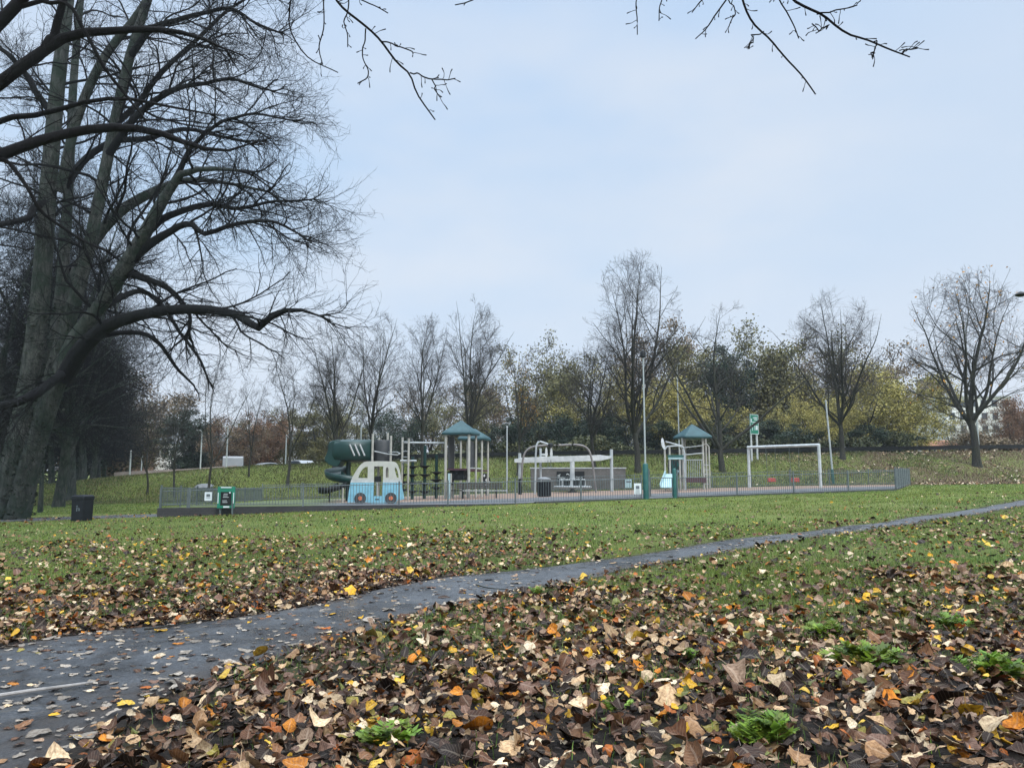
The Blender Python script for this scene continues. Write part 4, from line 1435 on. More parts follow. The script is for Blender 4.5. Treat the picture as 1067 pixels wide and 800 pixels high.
MB().plate([vp([(476, 472), (542, 472), (542, 525), (476, 525)])], .05, .08, vo, vrz).build('counter', MT['black'], van)
MB().plate([vp([(498, 532), (508, 532), (508, 660), (498, 660)])], .05, .09, vo, vrz).build('door_post', MT['white'], van)
MB().plate([vp([(490, 688), (525, 688), (525, 698), (490, 698)])], -.045, -.032, vo, vrz).build('step', MT['charcoal'], van)
for cx in (347, 640):
    wh = MB().plate([vp(arc(cx, 684, 56, 0, 2 * PI - .2617, 23))], -.075, -.034, vo, vrz).build('wheel', MT['charcoal'], van)
    MB().plate([vp(arc(cx, 682, 20, 0, 2 * PI - .39, 15))], -.095, -.077, vo, vrz).build('hub', MT['orange'], wh)
for x in (300, 690):
    p = vp([(x, 600)])[0]
    MB().tube([(vx + p[0], vd + .12 + .10 * p[0], vz), (vx + p[0], vd + .12 + .10 * p[0], vz + .9)], .04, 8).build('support_post', MT['beige'], van)
van.rotation_euler = (0, 0, 0)

# ------------------------------------------------------------------ big play unit
TD = 40.0
def U(px, py, d=0):
    return W(px, py, TD + d)


bx = U(430, 518)[0]
pu = thing('climbing_frame', 'large play unit with green spiral tube slide, stepping pods and two teal roofed towers', 'climbing frame', (bx, TD, pz(bx, TD)))


def post(px, top, d=0, r=.055, mat='beige', name='post', par=pu, D=None, bot=None):
    x, y, zt = W(px, top, (D or TD) + d)
    z0 = pz(x, y) if bot is None else W(px, bot, (D or TD) + d)[2]
    return MB().tube([(x, y, z0), (x, y, zt)], r, 10).build(name, MT[mat], par, True)


pxm = F / TD
# tower A (slide tower)
for px, top, d in ((388.5, 452, -.6), (395, 456, .8), (407.5, 454, -.6), (404, 451, .8)):
    post(px, top, d, .06)
dx0, dx1 = U(388, 480)[0], U(408, 480)[0]
zfl = U(390, 482)[2]
MB().box(((dx0 + dx1) / 2, TD + .1, zfl), (dx1 - dx0, 1.4, .08)).build('deck', MT['charcoal'], pu)
mb = MB()
cxm = (U(399, 470)[0], TD - .1)
mb.lathe((cxm[0], cxm[1], zfl + .04), [(.42, 0), (.45, .15), (.45, 1.0), (.40, 1.12)], 16)
mb.build('barrel', MT['charcoal'], pu, True)
MB().tube([U(390, 470, -.65), U(404, 473, -.65), U(414, 474, -.65), U(417, 472.5, -.6), U(414, 471, -.5), U(405, 471, -.4)], .03, 8).build('handrail', MT['palepole'], pu, True)
MB().tube([U(417, 480, -.2), U(434, 480, -.2)], .05, 8).build('handrail', MT['palepole'], pu, True)
# tube slide: enclosed upper box
zc_t = U(370, 458)[2]; zc_b = U(370, 481)[2]
xs0 = U(357, 470)[0]; xs1 = U(388, 470)[0]; xl = U(344, 470)[0]
yv = TD - .75
mb = MB()
prof = []
n = 12
vs = []; fs = []
st_ = [(xs1, TD - .0, 1), (xs0 + .1, TD - .0, 1), (xs0 - .30, TD + .05, .98), (xl - .02, TD + .25, .86)]
for (x, y, sc) in st_:
    zm = (zc_t + zc_b) / 2; hh = (zc_t - zc_b) / 2 * sc
    for k in range(n):
        a = 2 * PI * k / n + PI / n
        ca, sa = math.cos(a), math.sin(a)
        q_ = .55
        ca = math.copysign(abs(ca) ** q_, ca); sa = math.copysign(abs(sa) ** q_, sa)
        vs.append((x, y + .62 * ca * sc, zm + hh * sa))
m = len(st_)
for i in range(m - 1):
    for k in range(n):
        k2 = (k + 1) % n
        fs.append((i * n + k, i * n + k2, (i + 1) * n + k2, (i + 1) * n + k))
mb.add(vs, fs)
o = mb.build('slide_tube', MT['dkgreen'], pu, True)
sol = o.modifiers.new('wall', 'SOLIDIFY'); sol.thickness = .03
mb = MB()
for k in range(3):
    p0 = U(367 + 5.2 * k, 463.5); p1 = U(372 + 5.2 * k, 475)
    mb.tube([(p0[0], TD - .63, p0[2]), (p1[0], TD - .63, p1[2])], .045, 6)
mb.build('slide_windows', MT['greyblock'], pu)
# spiral chute: U section swept on a helix
def chute(path, wid, dep, mat, name):
    path = [Vector(p) for p in path]
    vs = []; fs = []
    ns = 9
    for i, p in enumerate(path):
        t = (path[min(i + 1, len(path) - 1)] - path[max(i - 1, 0)]); t.z = 0; t.normalize()
        sd = Vector((t.y, -t.x, 0))
        for k in range(ns):
            a = PI * k / (ns - 1)
            q_ = .6
            ca = math.copysign(abs(math.cos(a)) ** q_, math.cos(a)); sa = abs(math.sin(a)) ** q_
            vs.append(p + sd * (wid * ca) - Vector((0, 0, dep * sa)))
    for i in range(len(path) - 1):
        for k in range(ns - 1):
            fs.append((i * ns + k, i * ns + k + 1, (i + 1) * ns + k + 1, (i + 1) * ns + k))
    o = MB().add(vs, fs).build(name, MT[mat], pu, True)
    s = o.modifiers.new('wall', 'SOLIDIFY'); s.thickness = .035; s.offset = 0
    return o


hc = (U(362, 490)[0], TD + .25)
rad_ = hc[0] - U(346.5, 490)[0]
zt0 = U(350, 484)[2]; zt1 = U(352, 503.5)[2]
pp = []
for i in range(34):
    t = i / 33
    a = PI * .62 + t * PI * 1.62 if False else PI * (.55) + t * PI * 1.75
    z = zt0 + (zt1 - zt0) * t
    pp.append((hc[0] + rad_ * math.cos(a), hc[1] + rad_ * 1.15 * math.sin(a), z))
lastp = pp[-1]
chute(pp, .42, .42, 'dkgreen', 'slide_spiral')
exd = U(341, 509)
pp = [(U(362, 503)[0], TD - 1.2, zt1 + .05), (U(356, 505)[0], TD - 1.5, zt1 - .06), (U(349, 506)[0], TD - 1.6, zt1 - .18), (exd[0], TD - 1.6, exd[2] + .10)]
chute(pp, .38, .3, 'black', 'slide_exit')
hood = [(343.6, 463), (346.5, 460), (352, 458.5), (357, 458.3), (357.5, 470), (357.5, 481), (354, 486.5), (346, 484.5), (340.5, 480.5), (340.5, 477), (343, 471)]
hs = TD / F
hx, hy, hz_ = U(350, 470)
MB().plate([[((x - 350) * hs, (470 - y) * hs) for x, y in hood]], -.45, .75, (hx, hy, hz_)).build('slide_hood', MT['dkgreen'], pu, bev=.06)
MB().tube([(hc[0], hc[1], pz(*hc)), (hc[0], hc[1], zc_b)], .12, 10).build('slide_column', MT['dkgreen'], pu, True)
for px, d, mm in ((343.5, -1.6, 'black'), (357.5, -1.6, 'beige')):
    x, y, z_ = U(px, 506, d)
    MB().tube([(x, y, pz(x, y)), (x, y, z_ - .1)], .035, 8).build('slide_leg', MT[mm], pu)
# ladder frame & overhead beam
for px, top in ((419.5, 455.5), (426, 456.5)):
    post(px, top, 0 if px < 420 else -.3)
mb = MB()
for py in (460, 470, 476, 482):
    a = U(419.5, py); b = U(426, py, -.3)
    mb.tube([a, b], .025, 6)
mb.build('rungs', MT['palepole'], pu)
MB().tube([U(420, 461), U(465, 461.5)], .045, 8).build('overhead_beam', MT['palepole'], pu)
# stepping pods on poles
for px, top, discs in ((420, 480, (494, 502, 510)), (430, 476, (486, 494.5, 503, 511.5)), (443, 464, (485.5, 494.5, 503.5, 512)), (455, 473, (492, 500, 508))):
    x, y, zt = U(px, top, .5 if px != 430 else 0)
    z0 = pz(x, y)
    if px != 420:
        po = MB().tube([(x, y, z0), (x, y, zt)], .085, 10).build('pod_pole', MT['dkgreen'], pu, True)
    else:
        po = MB().tube([(x, y, z0), (x, y, zt)], .05, 10).build('pod_pole', MT['dkgreen'], pu, True)
    for py in discs:
        zd = U(px, py, 0)[2]
        if zd > z0 + .1:
            MB().lathe((x, y, zd - .06), [(.09, -.06), (.2, .02), (.32, .06), (.32, .09), (.1, .1)], 14).build('pod', MT['black'], po, True)


# roofed towers
def pyramid(cx, cy, zb, half, h, rot, name, par, mat='roof'):
    vs = []
    prof = [(half, 0), (half * 1.02, .10), (half * .92, .2), (half * .04, h)]
    mb = MB(); fs = []
    for hw, z in prof:
        for sx, sy in ((-1, -1), (1, -1), (1, 1), (-1, 1)):
            x, y = sx * hw, sy * hw
            vs.append((cx + x * math.cos(rot) - y * math.sin(rot), cy + x * math.sin(rot) + y * math.cos(rot), zb + z))
    for i in range(len(prof) - 1):
        for k in range(4):
            k2 = (k + 1) % 4
            fs.append((i * 4 + k, i * 4 + k2, i * 4 + 4 + k2, i * 4 + 4 + k))
    fs += [(3, 2, 1, 0), tuple((len(prof) - 1) * 4 + k for k in range(4))]
    return mb.add(vs, fs).build(name, MT[mat], par, bev=.02)


def tower(cpx, d, roof_base, apex, half, posts, name_par):
    c = U(cpx, roof_base, d)
    h = U(cpx, apex, d)[2] - c[2]
    pyramid(c[0], c[1], c[2], half, h, R_(-14), 'roof', name_par)
    return c


cA = tower(480.5, 0, 453.5, 438, .78, None, pu)
rot = R_(-14)


def corner(c, half, sx, sy):
    x, y = sx * half, sy * half
    return (c[0] + x * math.cos(rot) - y * math.sin(rot), c[1] + x * math.sin(rot) + y * math.cos(rot))


for sx, sy in ((-1, -1), (1, -1), (-1, 1), (1, 1)):
    x, y = corner(cA, .62, sx, sy)
    MB().tube([(x, y, pz(x, y)), (x, y, cA[2] + .05)], .075 if sy < 0 else .06, 10).build('post', MT['beige'], pu, True)
zdk = U(482, 489)[2]
MB().box((cA[0], cA[1], zdk), (1.24, 1.24, .10), rot).build('deck', MT['maroon'], pu)
MB().box((cA[0] - .1, cA[1] - .1, zdk - .30), (.75, .7, .5), rot).build('steps_panel', MT['black'], pu)
x0, y0 = corner(cA, .62, -1, 0)
MB().box((x0 + .08, y0, (zdk + cA[2]) / 2), (.05, .9, cA[2] - zdk - .1), rot).build('side_panel', MT['charcoal'], pu)
MB().box((x0 + .06, y0, zdk - .45), (.05, .9, .7), rot).build('side_panel', MT['black'], pu)
x0, y0 = corner(cA, .6, 1, .2)
MB().box((x0 - .05, y0, (zdk + cA[2]) / 2 - .1), (.04, .55, cA[2] - zdk - .4), rot).build('side_panel', MT['charcoal'], pu)
cB = tower(494.5, 2.6, 459, 446.5, .74, None, pu)
for sx, sy in ((-1, -1), (1, -1), (-1, 1), (1, 1)):
    x, y = corner(cB, .6, sx, sy)
    MB().tube([(x, y, pz(x, y)), (x, y, cB[2] + .05)], .06, 10).build('post', MT['beige'], pu, True)
MB().box((cB[0], cB[1], zdk - .05), (1.2, 1.2, .10), rot).build('deck', MT['maroon'], pu)
MB().box((cB[0] - .1, cB[1] + .5, (zdk + cB[2]) / 2), (.5, .04, cB[2] - zdk - .3), rot).build('side_panel', MT['charcoal'], pu)
a = corner(cA, .62, 1, -1); b = corner(cB, .6, 1, -1)
MB().tube([(a[0], a[1], zdk + .06), (b[0], b[1], zdk + .06)], .035, 8).build('handrail', MT['palepole'], pu)
mb = MB()
for k in range(3):
    z_ = zdk - .35 * k - .1
    x, y = corner(cA, .62, .2, -1)
    mb.box((x, y - .25 - .2 * k, z_ - .25), (.7, .25, .05), rot)
mb.build('steps', MT['black'], pu)
x, y, zt = U(468.5, 493, -1.0)
MB().box((x, y, (zt + pz(x, y)) / 2), (.16, .05, zt - pz(x, y)), 0).build('entry_panel', MT['aqua'], pu)
post(470, 493, -1.0, .045)

# spring rocker
q = gposp(507.5, 516)
q = (q[0], q[1], q[2])
rk = thing('spring_rocker', 'small black and white patched spring rocker beside the roofed towers', 'spring rocker', q)
mb = MB()
pts_ = []
for i in range(50):
    a = i * .75
    pts_.append((q[0] + .1 * math.cos(a), q[1] + .1 * math.sin(a), q[2] + .38 * i / 49))
mb.tube(pts_, .018, 5)
mb.build('spring', MT['black'], rk, True)
s = q[1] / F
body = [(502.0, 501), (502.3, 495.5), (504.2, 493), (506.5, 493.5), (508.5, 496.5), (510.3, 497.5), (511, 501.5), (510, 506), (506, 508), (503, 507)]
MB().plate([[((x - 507.5) * s, (516 - y) * s) for x, y in body]], -.05, .05, q, .2).build('body', MT['black'], rk, bev=.01)
for pt in ([(505.3, 500), (507, 498.4), (508, 500.5), (506.6, 502.4)], [(508.2, 502.5), (510, 501), (509.8, 505), (508, 506)], [(503.2, 495.5), (504.8, 494.2), (505.4, 496), (504, 497.4)], [(505, 504.5), (507, 503.6), (506.6, 506.4), (505, 506.5)]):
    MB().plate([[((x - 507.5) * s, (516 - y) * s) for x, y in pt]], -.062, -.052, q, .2).build('patch', MT['white'], rk)
MB().tube([(q[0] - .1, q[1] - .2, q[2] + .78), (q[0] - .1, q[1] + .2, q[2] + .78)], .018, 6).build('handle', MT['palepole'], rk)

# bench
q = gposp(499, 519.5)
bn = thing('bench', 'long dark slatted bench facing the towers, behind the railing', 'bench', q)
s = q[1] / F
Lb = 47 * s
zs_ = W(499, 511, q[1])[2]; zk = W(499, 504.5, q[1])[2]
for k in range(3):
    MB().box((q[0], q[1] + .32, zk - .075 + (k - 1) * .10), (Lb, .03, .085), .03).build('back_slat', MT['timber'], bn)
for k in range(4):
    MB().box((q[0] + .3, q[1] - .05 + k * .105, zs_), (Lb * .98, .09, .035), .03).build('seat_slat', MT['greyblock'], bn)
for sx in (-.36, .38):
    MB().box((q[0] + sx * Lb, q[1] + .36, (q[2] + zk) / 2), (.07, .05, zk - q[2]), .03).build('leg', MT['black'], bn)
    MB().box((q[0] + sx * Lb, q[1] - .02, (q[2] + zs_) / 2 - .02), (.07, .06, zs_ - q[2]), .03).build('leg', MT['black'], bn)
    MB().box((q[0] + sx * Lb, q[1] + .16, zs_ - .045), (.06, .36, .05), .03).build('bracket', MT['black'], bn)

# ------------------------------------------------------------------ glider beam, arch, bent pole, roundabout
GD = 46.0
def G(px, py, d=0):
    return W(px, py, GD + d)


def gpost(px, top, par, d=0, r=.07, mat='palepole', name='post'):
    x, y, zt = G(px, top, d)
    return MB().tube([(x, y, pz(x, y)), (x, y, zt)], r, 10).build(name, MT[mat], par, True)


x = G(590, 510)[0]
gl = thing('glider_beam', 'pale overhead glider beam carried on end posts behind the slatted bin', 'glider', (x, GD, pz(x, GD)))
for px, top in ((541.5, 472), (637, 468)):
    gpost(px, top, gl, 0, .095)
gpost(563.2, 467, gl, .3, .07)
a, b = G(536, 480), G(637, 476.4)
vs = []
mb = MB()
for (p, hz) in ((a, .10), (G(545, 479.5), .16), (G(625, 477), .17), (b, .06)):
    for sy, sz in ((-1, -1), (1, -1), (1, 1), (-1, 1)):
        vs.append((p[0], p[1] - .1 + sy * .09, p[2] + sz * hz))
fs = []
for i in range(3):
    for k in range(4):
        k2 = (k + 1) % 4
        fs.append((i * 4 + k, i * 4 + k2, i * 4 + 4 + k2, i * 4 + 4 + k))
fs += [(3, 2, 1, 0), (12, 13, 14, 15)]
mb.add(vs, fs).build('beam', MT['white'], gl, bev=.01)
mb = MB()
for px, lo in ((571, 487), (574, 486)):
    mb.tube([G(px, 479, -.2), G(px, lo, -.2)], .018, 6)
mb.tube([G(569.5, 486.5, -.2), G(575.5, 486, -.2)], .022, 6)
mb.build('grip', MT['darkrail'], gl)
MB().box(G(566.5, 473.3, .3), (.38, .06, .1)).box(G(566.5, 475.7, .3), (.38, .06, .06)).build('start_panel', MT['white'], gl)
MB().box(G(577, 475.4, .3), (.5, .06, .05)).build('start_bar', MT['palepole'], gl)

ar = thing('arch_frame', 'dark tubular arch with rounded shoulders over the glider beam', 'arch frame', (*G(582, 512, -1)[:2], pz(*G(582, 512, -1)[:2])))
aL = G(542, 480, -1.2); aR = G(622, 480, -1.2)
ptsA = [(542, None), (544, 490), (545, 478), (548, 470), (554, 466), (562, 464.5), (585, 463.7), (603, 463.6), (609, 465), (613.5, 469), (616, 476), (619, 495), (621, None)]
pts_ = []
for px, py in ptsA:
    if py is None:
        x = G(px, 510, -1.2)[0]; pts_.append((x, GD - 1.2, pz(x, GD - 1.2)))
    else:
        pts_.append(G(px, py, -1.2))
cc = catmull(np.array(pts_), 50)
MB().tube([tuple(p) for p in cc], .06, 10).build('arch_tube', MT['archtube'], ar, True)
mb = MB(); mb.lathe((pts_[0][0], pts_[0][1], pts_[0][2]), [(.1, 0), (.1, .9)], 10); mb.build('leg_sleeve', MT['black'], ar, True)

bp = thing('bent_pole', 'bent pole hanging a black hub and two white paddles beside the slatted bin', 'bent pole', (*G(558, 512, -1.6)[:2], pz(*G(558, 512, -1.6)[:2])))
x = G(557.5, 510, -1.6)[0]
cc = catmull(np.array([(x, GD - 1.6, pz(x, GD - 1.6)), G(558, 490, -1.6), G(558.5, 470, -1.6), G(559.2, 463.5, -1.6), G(561.5, 460, -1.6), G(566, 461, -1.6), G(571, 462.8, -1.6)]), 40)
MB().tube([tuple(p) for p in cc], .055, 10).build('pole', MT['palepole'], bp, True)
c = G(573.5, 464, -1.6)
MB().lathe((c[0], c[1], c[2] - .12), [(.08, 0), (.15, .04), (.15, .2), (.06, .25)], 12).build('hub', MT['black'], bp, True)
for px in (569.3, 574.5):
    c0 = G(px, 471, -1.6); s = c0[1] / F
    oval = [(math.cos(2 * PI * k / 14) * 1.6 * s * (1 if math.sin(2 * PI * k / 14) < 0 else .75), math.sin(2 * PI * k / 14) * 5 * s) for k in range(14)]
    MB().plate([oval], -.02, .02, c0).build('paddle', MT['white'], bp)

c = G(596.5, 507, 1.0)
zg = pz(c[0], c[1])
rb = thing('roundabout', 'pale disc roundabout with a centre mast and white hooped seats under the glider beam', 'roundabout', (c[0], c[1], zg))
rr_ = 20 * c[1] / F
MB().lathe((c[0], c[1], c[2] - .08), [(rr_ * .95, 0), (rr_, .05), (rr_, .11), (rr_ * .9, .13)], 28).build('platform', MT['palepole'], rb, True)
MB().lathe((c[0], c[1], zg), [(.28, 0), (.28, .05), (.14, .08), (.14, c[2] - zg)], 14).build('pedestal', MT['palepole'], rb, True)
zt = G(596.5, 477, 1)[2]
MB().tube([(c[0], c[1], c[2]), (c[0], c[1], zt)], .14, 14).build('mast', MT['white'], rb, True)
for k in range(8):
    a = 2 * PI * k / 8 + .2
    ca, sa = math.cos(a), math.sin(a)
    r0 = rr_ * .62
    ta = (-sa, ca)
    P0 = (c[0] + r0 * ca, c[1] + r0 * sa)
    h = .45
    hp_ = [(P0[0] + ta[0] * .25, P0[1] + ta[1] * .25, c[2]), (P0[0] + ta[0] * .27, P0[1] + ta[1] * .27, c[2] + h * .8), (P0[0] + ta[0] * .15, P0[1] + ta[1] * .15, c[2] + h), (P0[0] - ta[0] * .15, P0[1] - ta[1] * .15, c[2] + h), (P0[0] - ta[0] * .27, P0[1] - ta[1] * .27, c[2] + h * .8), (P0[0] - ta[0] * .25, P0[1] - ta[1] * .25, c[2])]
    MB().tube(hp_, .022, 6).build('hoop', MT['white'], rb)
    MB().box((P0[0] * .98 + c[0] * .02, P0[1] * .98 + c[1] * .02, c[2] + .24), (.34, .04, .32), a + PI / 2).build('seat_back', MT['black'], rb)

# painted panel of the wall behind, seen behind the roundabout
bw = MB()
x0, x1 = G(553, 500, 5)[0], G(652, 500, 5)[0]
bwall = thing('bank_wall', 'weathered grey retaining wall set into the foot of the bank behind the roundabout', 'wall', ((x0 + x1) / 2, GD + 5, pz((x0 + x1) / 2, GD + 4)))
zt = G(600, 488, 5)[2]
MB().box(((x0 + x1) / 2, GD + 5.2, zt / 2 + .1), (x1 - x0, .35, zt - .2)).build('masonry', MT['bankwall'], bwall)
MB().box(((x0 + x1) / 2, GD + 5.2, zt + .03), (x1 - x0 + .1, .45, .08)).build('coping', MT['greyblock'], bwall)
xa, xb = G(580, 495, 5)[0], G(609, 495, 5)[0]
za, zb2 = G(590, 503.5, 5)[2], G(590, 491, 5)[2]
pa = MB().box(((xa + xb) / 2, GD + 5.015, (za + zb2) / 2), (xb - xa, .02, zb2 - za)).build('painted_patch', MT['black'], bwall)
mb = MB()
rr = random.Random(8)
for k in range(26):
    xx = xa + .1 + (xb - xa - .2) * rr.random(); zz = zb2 - .08 - (zb2 - za - .2) * rr.random() ** .7
    r_ = rr.uniform(.05, .1)
    a0 = rr.uniform(0, 6)
    mb.tube([(xx + r_ * math.cos(a0 + .7 * j), GD + 4.995, zz + r_ * math.sin(a0 + .7 * j)) for j in range(6)], .018, 5)
mb.build('scribble', MT['white'], pa)

# ------------------------------------------------------------------ small tower with slide
SD = 46.0
def S_(px, py, d=0):
    return W(px, py, SD + d)


c = S_(721.5, 458)
sx_, sy_ = c[0], c[1]
zg = pz(sx_, sy_)
tw = thing('slide_tower', 'small play tower with one teal roof and a pale aqua slide right of the gate', 'play tower', (sx_, sy_, zg))
pyramid(sx_, sy_, S_(721, 457)[2], .86, S_(721, 442)[2] - S_(721, 457)[2], R_(12), 'roof', tw)
for px, top, d in ((711, 456, -.5), (713.5, 456, .5), (732, 456, -.5), (735, 456, .4)):
    x, y, zt = S_(px, top, d)
    MB().tube([(x, y, pz(x, y)), (x, y, zt)], .065, 10).build('post', MT['beige'], tw, True)
for px, top in ((738.5, 465.5),):
    x, y, zt = S_(px, top, -.3)
    xi = S_(733, 463, -.3)
    MB().tube([(x, y, pz(x, y)), (x, y, zt), (x - .08, y, zt + .12), xi], .05, 8).build('post', MT['beige'], tw, True)
zdk2 = S_(722, 500)[2]
MB().box((S_(723, 500)[0], SD, zdk2 + .0), (1.2, 1.2, .28)).build('deck', MT['maroon'], tw)
zr = S_(722, 479)[2]
MB().tube([S_(711, 474, -.55), S_(732, 472, -.55)], .035, 8).build('handrail', MT['palepole'], tw)
MB().tube([S_(711, 466.5, -.55), S_(733, 464, -.55)], .03, 8).build('handrail', MT['palepole'], tw)
mb = MB()
mb.tube([S_(712, 479, -.56), S_(732, 479, -.56)], .025, 6)
for k in range(9):
    px = 713 + k * 2.25
    mb.tube([S_(px, 479, -.56), S_(px, 498, -.56)], .016, 5)
mb.build('bar_panel', MT['palepole'], tw)
# slide entry bay to the left
xe0, xe1 = S_(692.5, 480)[0], S_(711, 480)[0]
for px in (692.5, 697.5, 708):
    x, y, zt = S_(px, 464 if px < 700 else 468, -.7)
    MB().tube([(x, y, pz(x, y)), (x, y, zt)], .055, 8).build('post', MT['beige'], tw, True)
MB().tube([S_(693, 468, -.7), S_(695, 465.2, -.7), S_(706, 464.3, -.7), S_(712, 466, -.7), S_(713.3, 472, -.8), S_(713.5, 490, -.9), S_(714.2, 500, -.95), (S_(714.5, 508, -1)[0], SD - 1, pz(S_(714.5, 508, -1)[0], SD - 1))], .05, 8).build('hoop_rail', MT['palepole'], tw, True)
MB().tube([S_(693.5, 460, -.7), S_(704, 462.8, -.7), S_(711, 464.5, -.7)], .04, 8).build('hoop_rail', MT['palepole'], tw, True)
s = (SD - .8) / F
c0 = S_(690.8, 462, -.8)
leafp = [(-1.6 * s, 5 * s), (-2 * s, 1 * s), (-1.2 * s, -3 * s), (1.0 * s, -6.5 * s), (2.6 * s, -6 * s), (1.6 * s, -1 * s), (.8 * s, 4 * s), (-.4 * s, 6 * s)]
MB().plate([leafp], -.03, .03, c0).build('finial_panel', MT['white'], tw)
MB().box((S_(702, 475.5)[0], SD - .75, S_(702, 475.5)[2]), (1.0, .06, .13)).build('arch_panel', MT['greenpost'], tw)
MB().box((S_(702, 477.6)[0], SD - .76, S_(702, 477.8)[2]), (.95, .06, .10)).build('arch_panel', MT['aqua'], tw)
mb = MB()
mb.box((S_(704, 487)[0], SD + .1, S_(704, 487)[2]), (.86, .04, .9))
mb.build('back_panel', MT['charcoal'], tw)
mb = MB()
rr = random.Random(3)
for k in range(5):
    px = 698 + 2.6 * k
    mb.tube([(S_(px, 480)[0], SD + .05, S_(px, 480)[2]), (S_(px, 493)[0], SD + .05, S_(px, 493)[2])], .028, 6)
    mb.box((S_(px + .6, 484 + 2 * (k % 3))[0], SD + .05, S_(px, 484 + 2 * (k % 3))[2]), (.12, .05, .2))
mb.build('play_beads', MT['greenpost'], tw)
# slide: chute from the bay down towards the viewer-left
vs = []; fs = []
sec = [(700, 494, -.8, 7.2), (698.5, 499, -1.4, 7.6), (697, 504, -2.0, 8.2), (696.5, 507.2, -2.5, 8.6), (696, 508.2, -2.9, 8.8)]
for px, py, d, hw in sec:
    l = S_(px - hw, py, d); rr2 = S_(px + hw, py, d)
    up_ = .22
    vs += [(l[0], l[1], l[2] + up_), (l[0] + .05, l[1], l[2]), (rr2[0] - .05, rr2[1], rr2[2]), (rr2[0], rr2[1], rr2[2] + up_)]
for i in range(len(sec) - 1):
    for k in range(3):
        fs.append((i * 4 + k, i * 4 + k + 1, i * 4 + 5 + k, i * 4 + 4 + k))
o = MB().add(vs, fs).build('slide', MT['aqua'], tw)
sm = o.modifiers.new('wall', 'SOLIDIFY'); sm.thickness = .04
# ladder at right
mb = MB()
for k in range(5):
    py = 484 + 5 * k
    mb.tube([S_(733, py, -.5), S_(738.5, py + .3, -.3)], .022, 6)
mb.build('ladder_rungs', MT['palepole'], tw)

# ------------------------------------------------------------------ swing set
qa = gposp(781, 508.2); qb = gposp(855.5, 508.0)
sw = thing('swing_set', 'white goal shaped swing frame with two red seats', 'swing', ((qa[0] + qb[0]) / 2, (qa[1] + qb[1]) / 2, (qa[2] + qb[2]) / 2))
ta = W(779.8, 466, qa[1]); tb = W(853, 463.5, qb[1])
MB().tube([qa, ta], .085, 10).build('leg', MT['white'], sw, True)
MB().tube([qb, tb], .085, 10).build('leg', MT['white'], sw, True)
MB().tube([(ta[0] - .05, ta[1], ta[2]), (tb[0] + .05, tb[1], tb[2])], .085, 10).build('crossbar', MT['white'], sw, True)
for px in (804, 828.5):
    f_ = (px - 779.8) / (853 - 779.8)
    px_, py_ = ta[0] + (tb[0] - ta[0]) * f_, ta[1] + (tb[1] - ta[1]) * f_
    zt = ta[2] + (tb[2] - ta[2]) * f_
    zs = W(px, 501, py_)[2]
    se = MB().box((px_, py_, zs), (.46, .22, .10)).box((px_, py_ + .08, zs + .1), (.44, .05, .16)).box((px_, py_ - .1, zs + .12), (.44, .04, .07)).build('seat', MT['red'], sw, bev=.02)
    for sx in (-.23, .23):
        MB().tube([(px_ + sx * 1.2, py_, zt), (px_ + sx, py_, zs)], .012, 6).build('chain', MT['darkrail'], sw)

# ------------------------------------------------------------------ bank-top: barrier, road sign, poles, cars, walls, buildings
def zr_(x, y):
    return gz(x, y)


br = thing('crash_barrier', 'long black barrier rail along the top of the bank', 'barrier', (10, 61.8, gz(10, 61.8)))
vs_x = np.arange(-12, 62, 2.4)
for x in vs_x:
    z = gz(x, 61.9)
    MB().box((x, 61.95, z + .22), (.1, .1, .6)).build('post', MT['black'], br)
mb = MB()
for (zo, hh) in ((.42, .30),):
    pts_ = [(x, 61.85, gz(x, 61.85) + zo) for x in vs_x]
    for a, b in zip(pts_[:-1], pts_[1:]):
        for k in range(1):
            v = [(a[0], a[1] - .03, a[2] - hh / 2), (a[0], a[1] + .03, a[2] - hh / 2), (a[0], a[1] + .03, a[2] + hh / 2), (a[0], a[1] - .03, a[2] + hh / 2),
                 (b[0], b[1] - .03, b[2] - hh / 2), (b[0], b[1] + .03, b[2] - hh / 2), (b[0], b[1] + .03, b[2] + hh / 2), (b[0], b[1] - .03, b[2] + hh / 2)]
            mb.add(v, [(0, 1, 5, 4), (1, 2, 6, 5), (2, 3, 7, 6), (3, 0, 4, 7)])
mb.build('rail', MT['black'], br)

# green road sign on two white legs
q = W(783.5, 482, 57)
rs = thing('road_sign', 'green road sign on two white legs standing on the bank', 'road sign', (q[0], 57, gz(q[0], 57)))
pL = [W(782.2, 430, 57), W(781, 486, 56.6)]
rzs = R_(38)
cx, cy, cz = W(785.8, 442, 57.2)
wsg, hsg = 12 / F * 57 / math.cos(rzs) * .98, 1.50
n_s = (math.sin(rzs), -math.cos(rzs))
t_s = (math.cos(rzs), math.sin(rzs))
MB().box((cx, cy, cz), (wsg, .03, hsg), rzs).build('panel', MT['signgreen'], rs)
mb = MB()


def sgn(u, v, w, h):
    mb.box((cx + t_s[0] * u + n_s[0] * .02, cy + t_s[1] * u + n_s[1] * .02, cz + v), (w, .012, h), rzs)


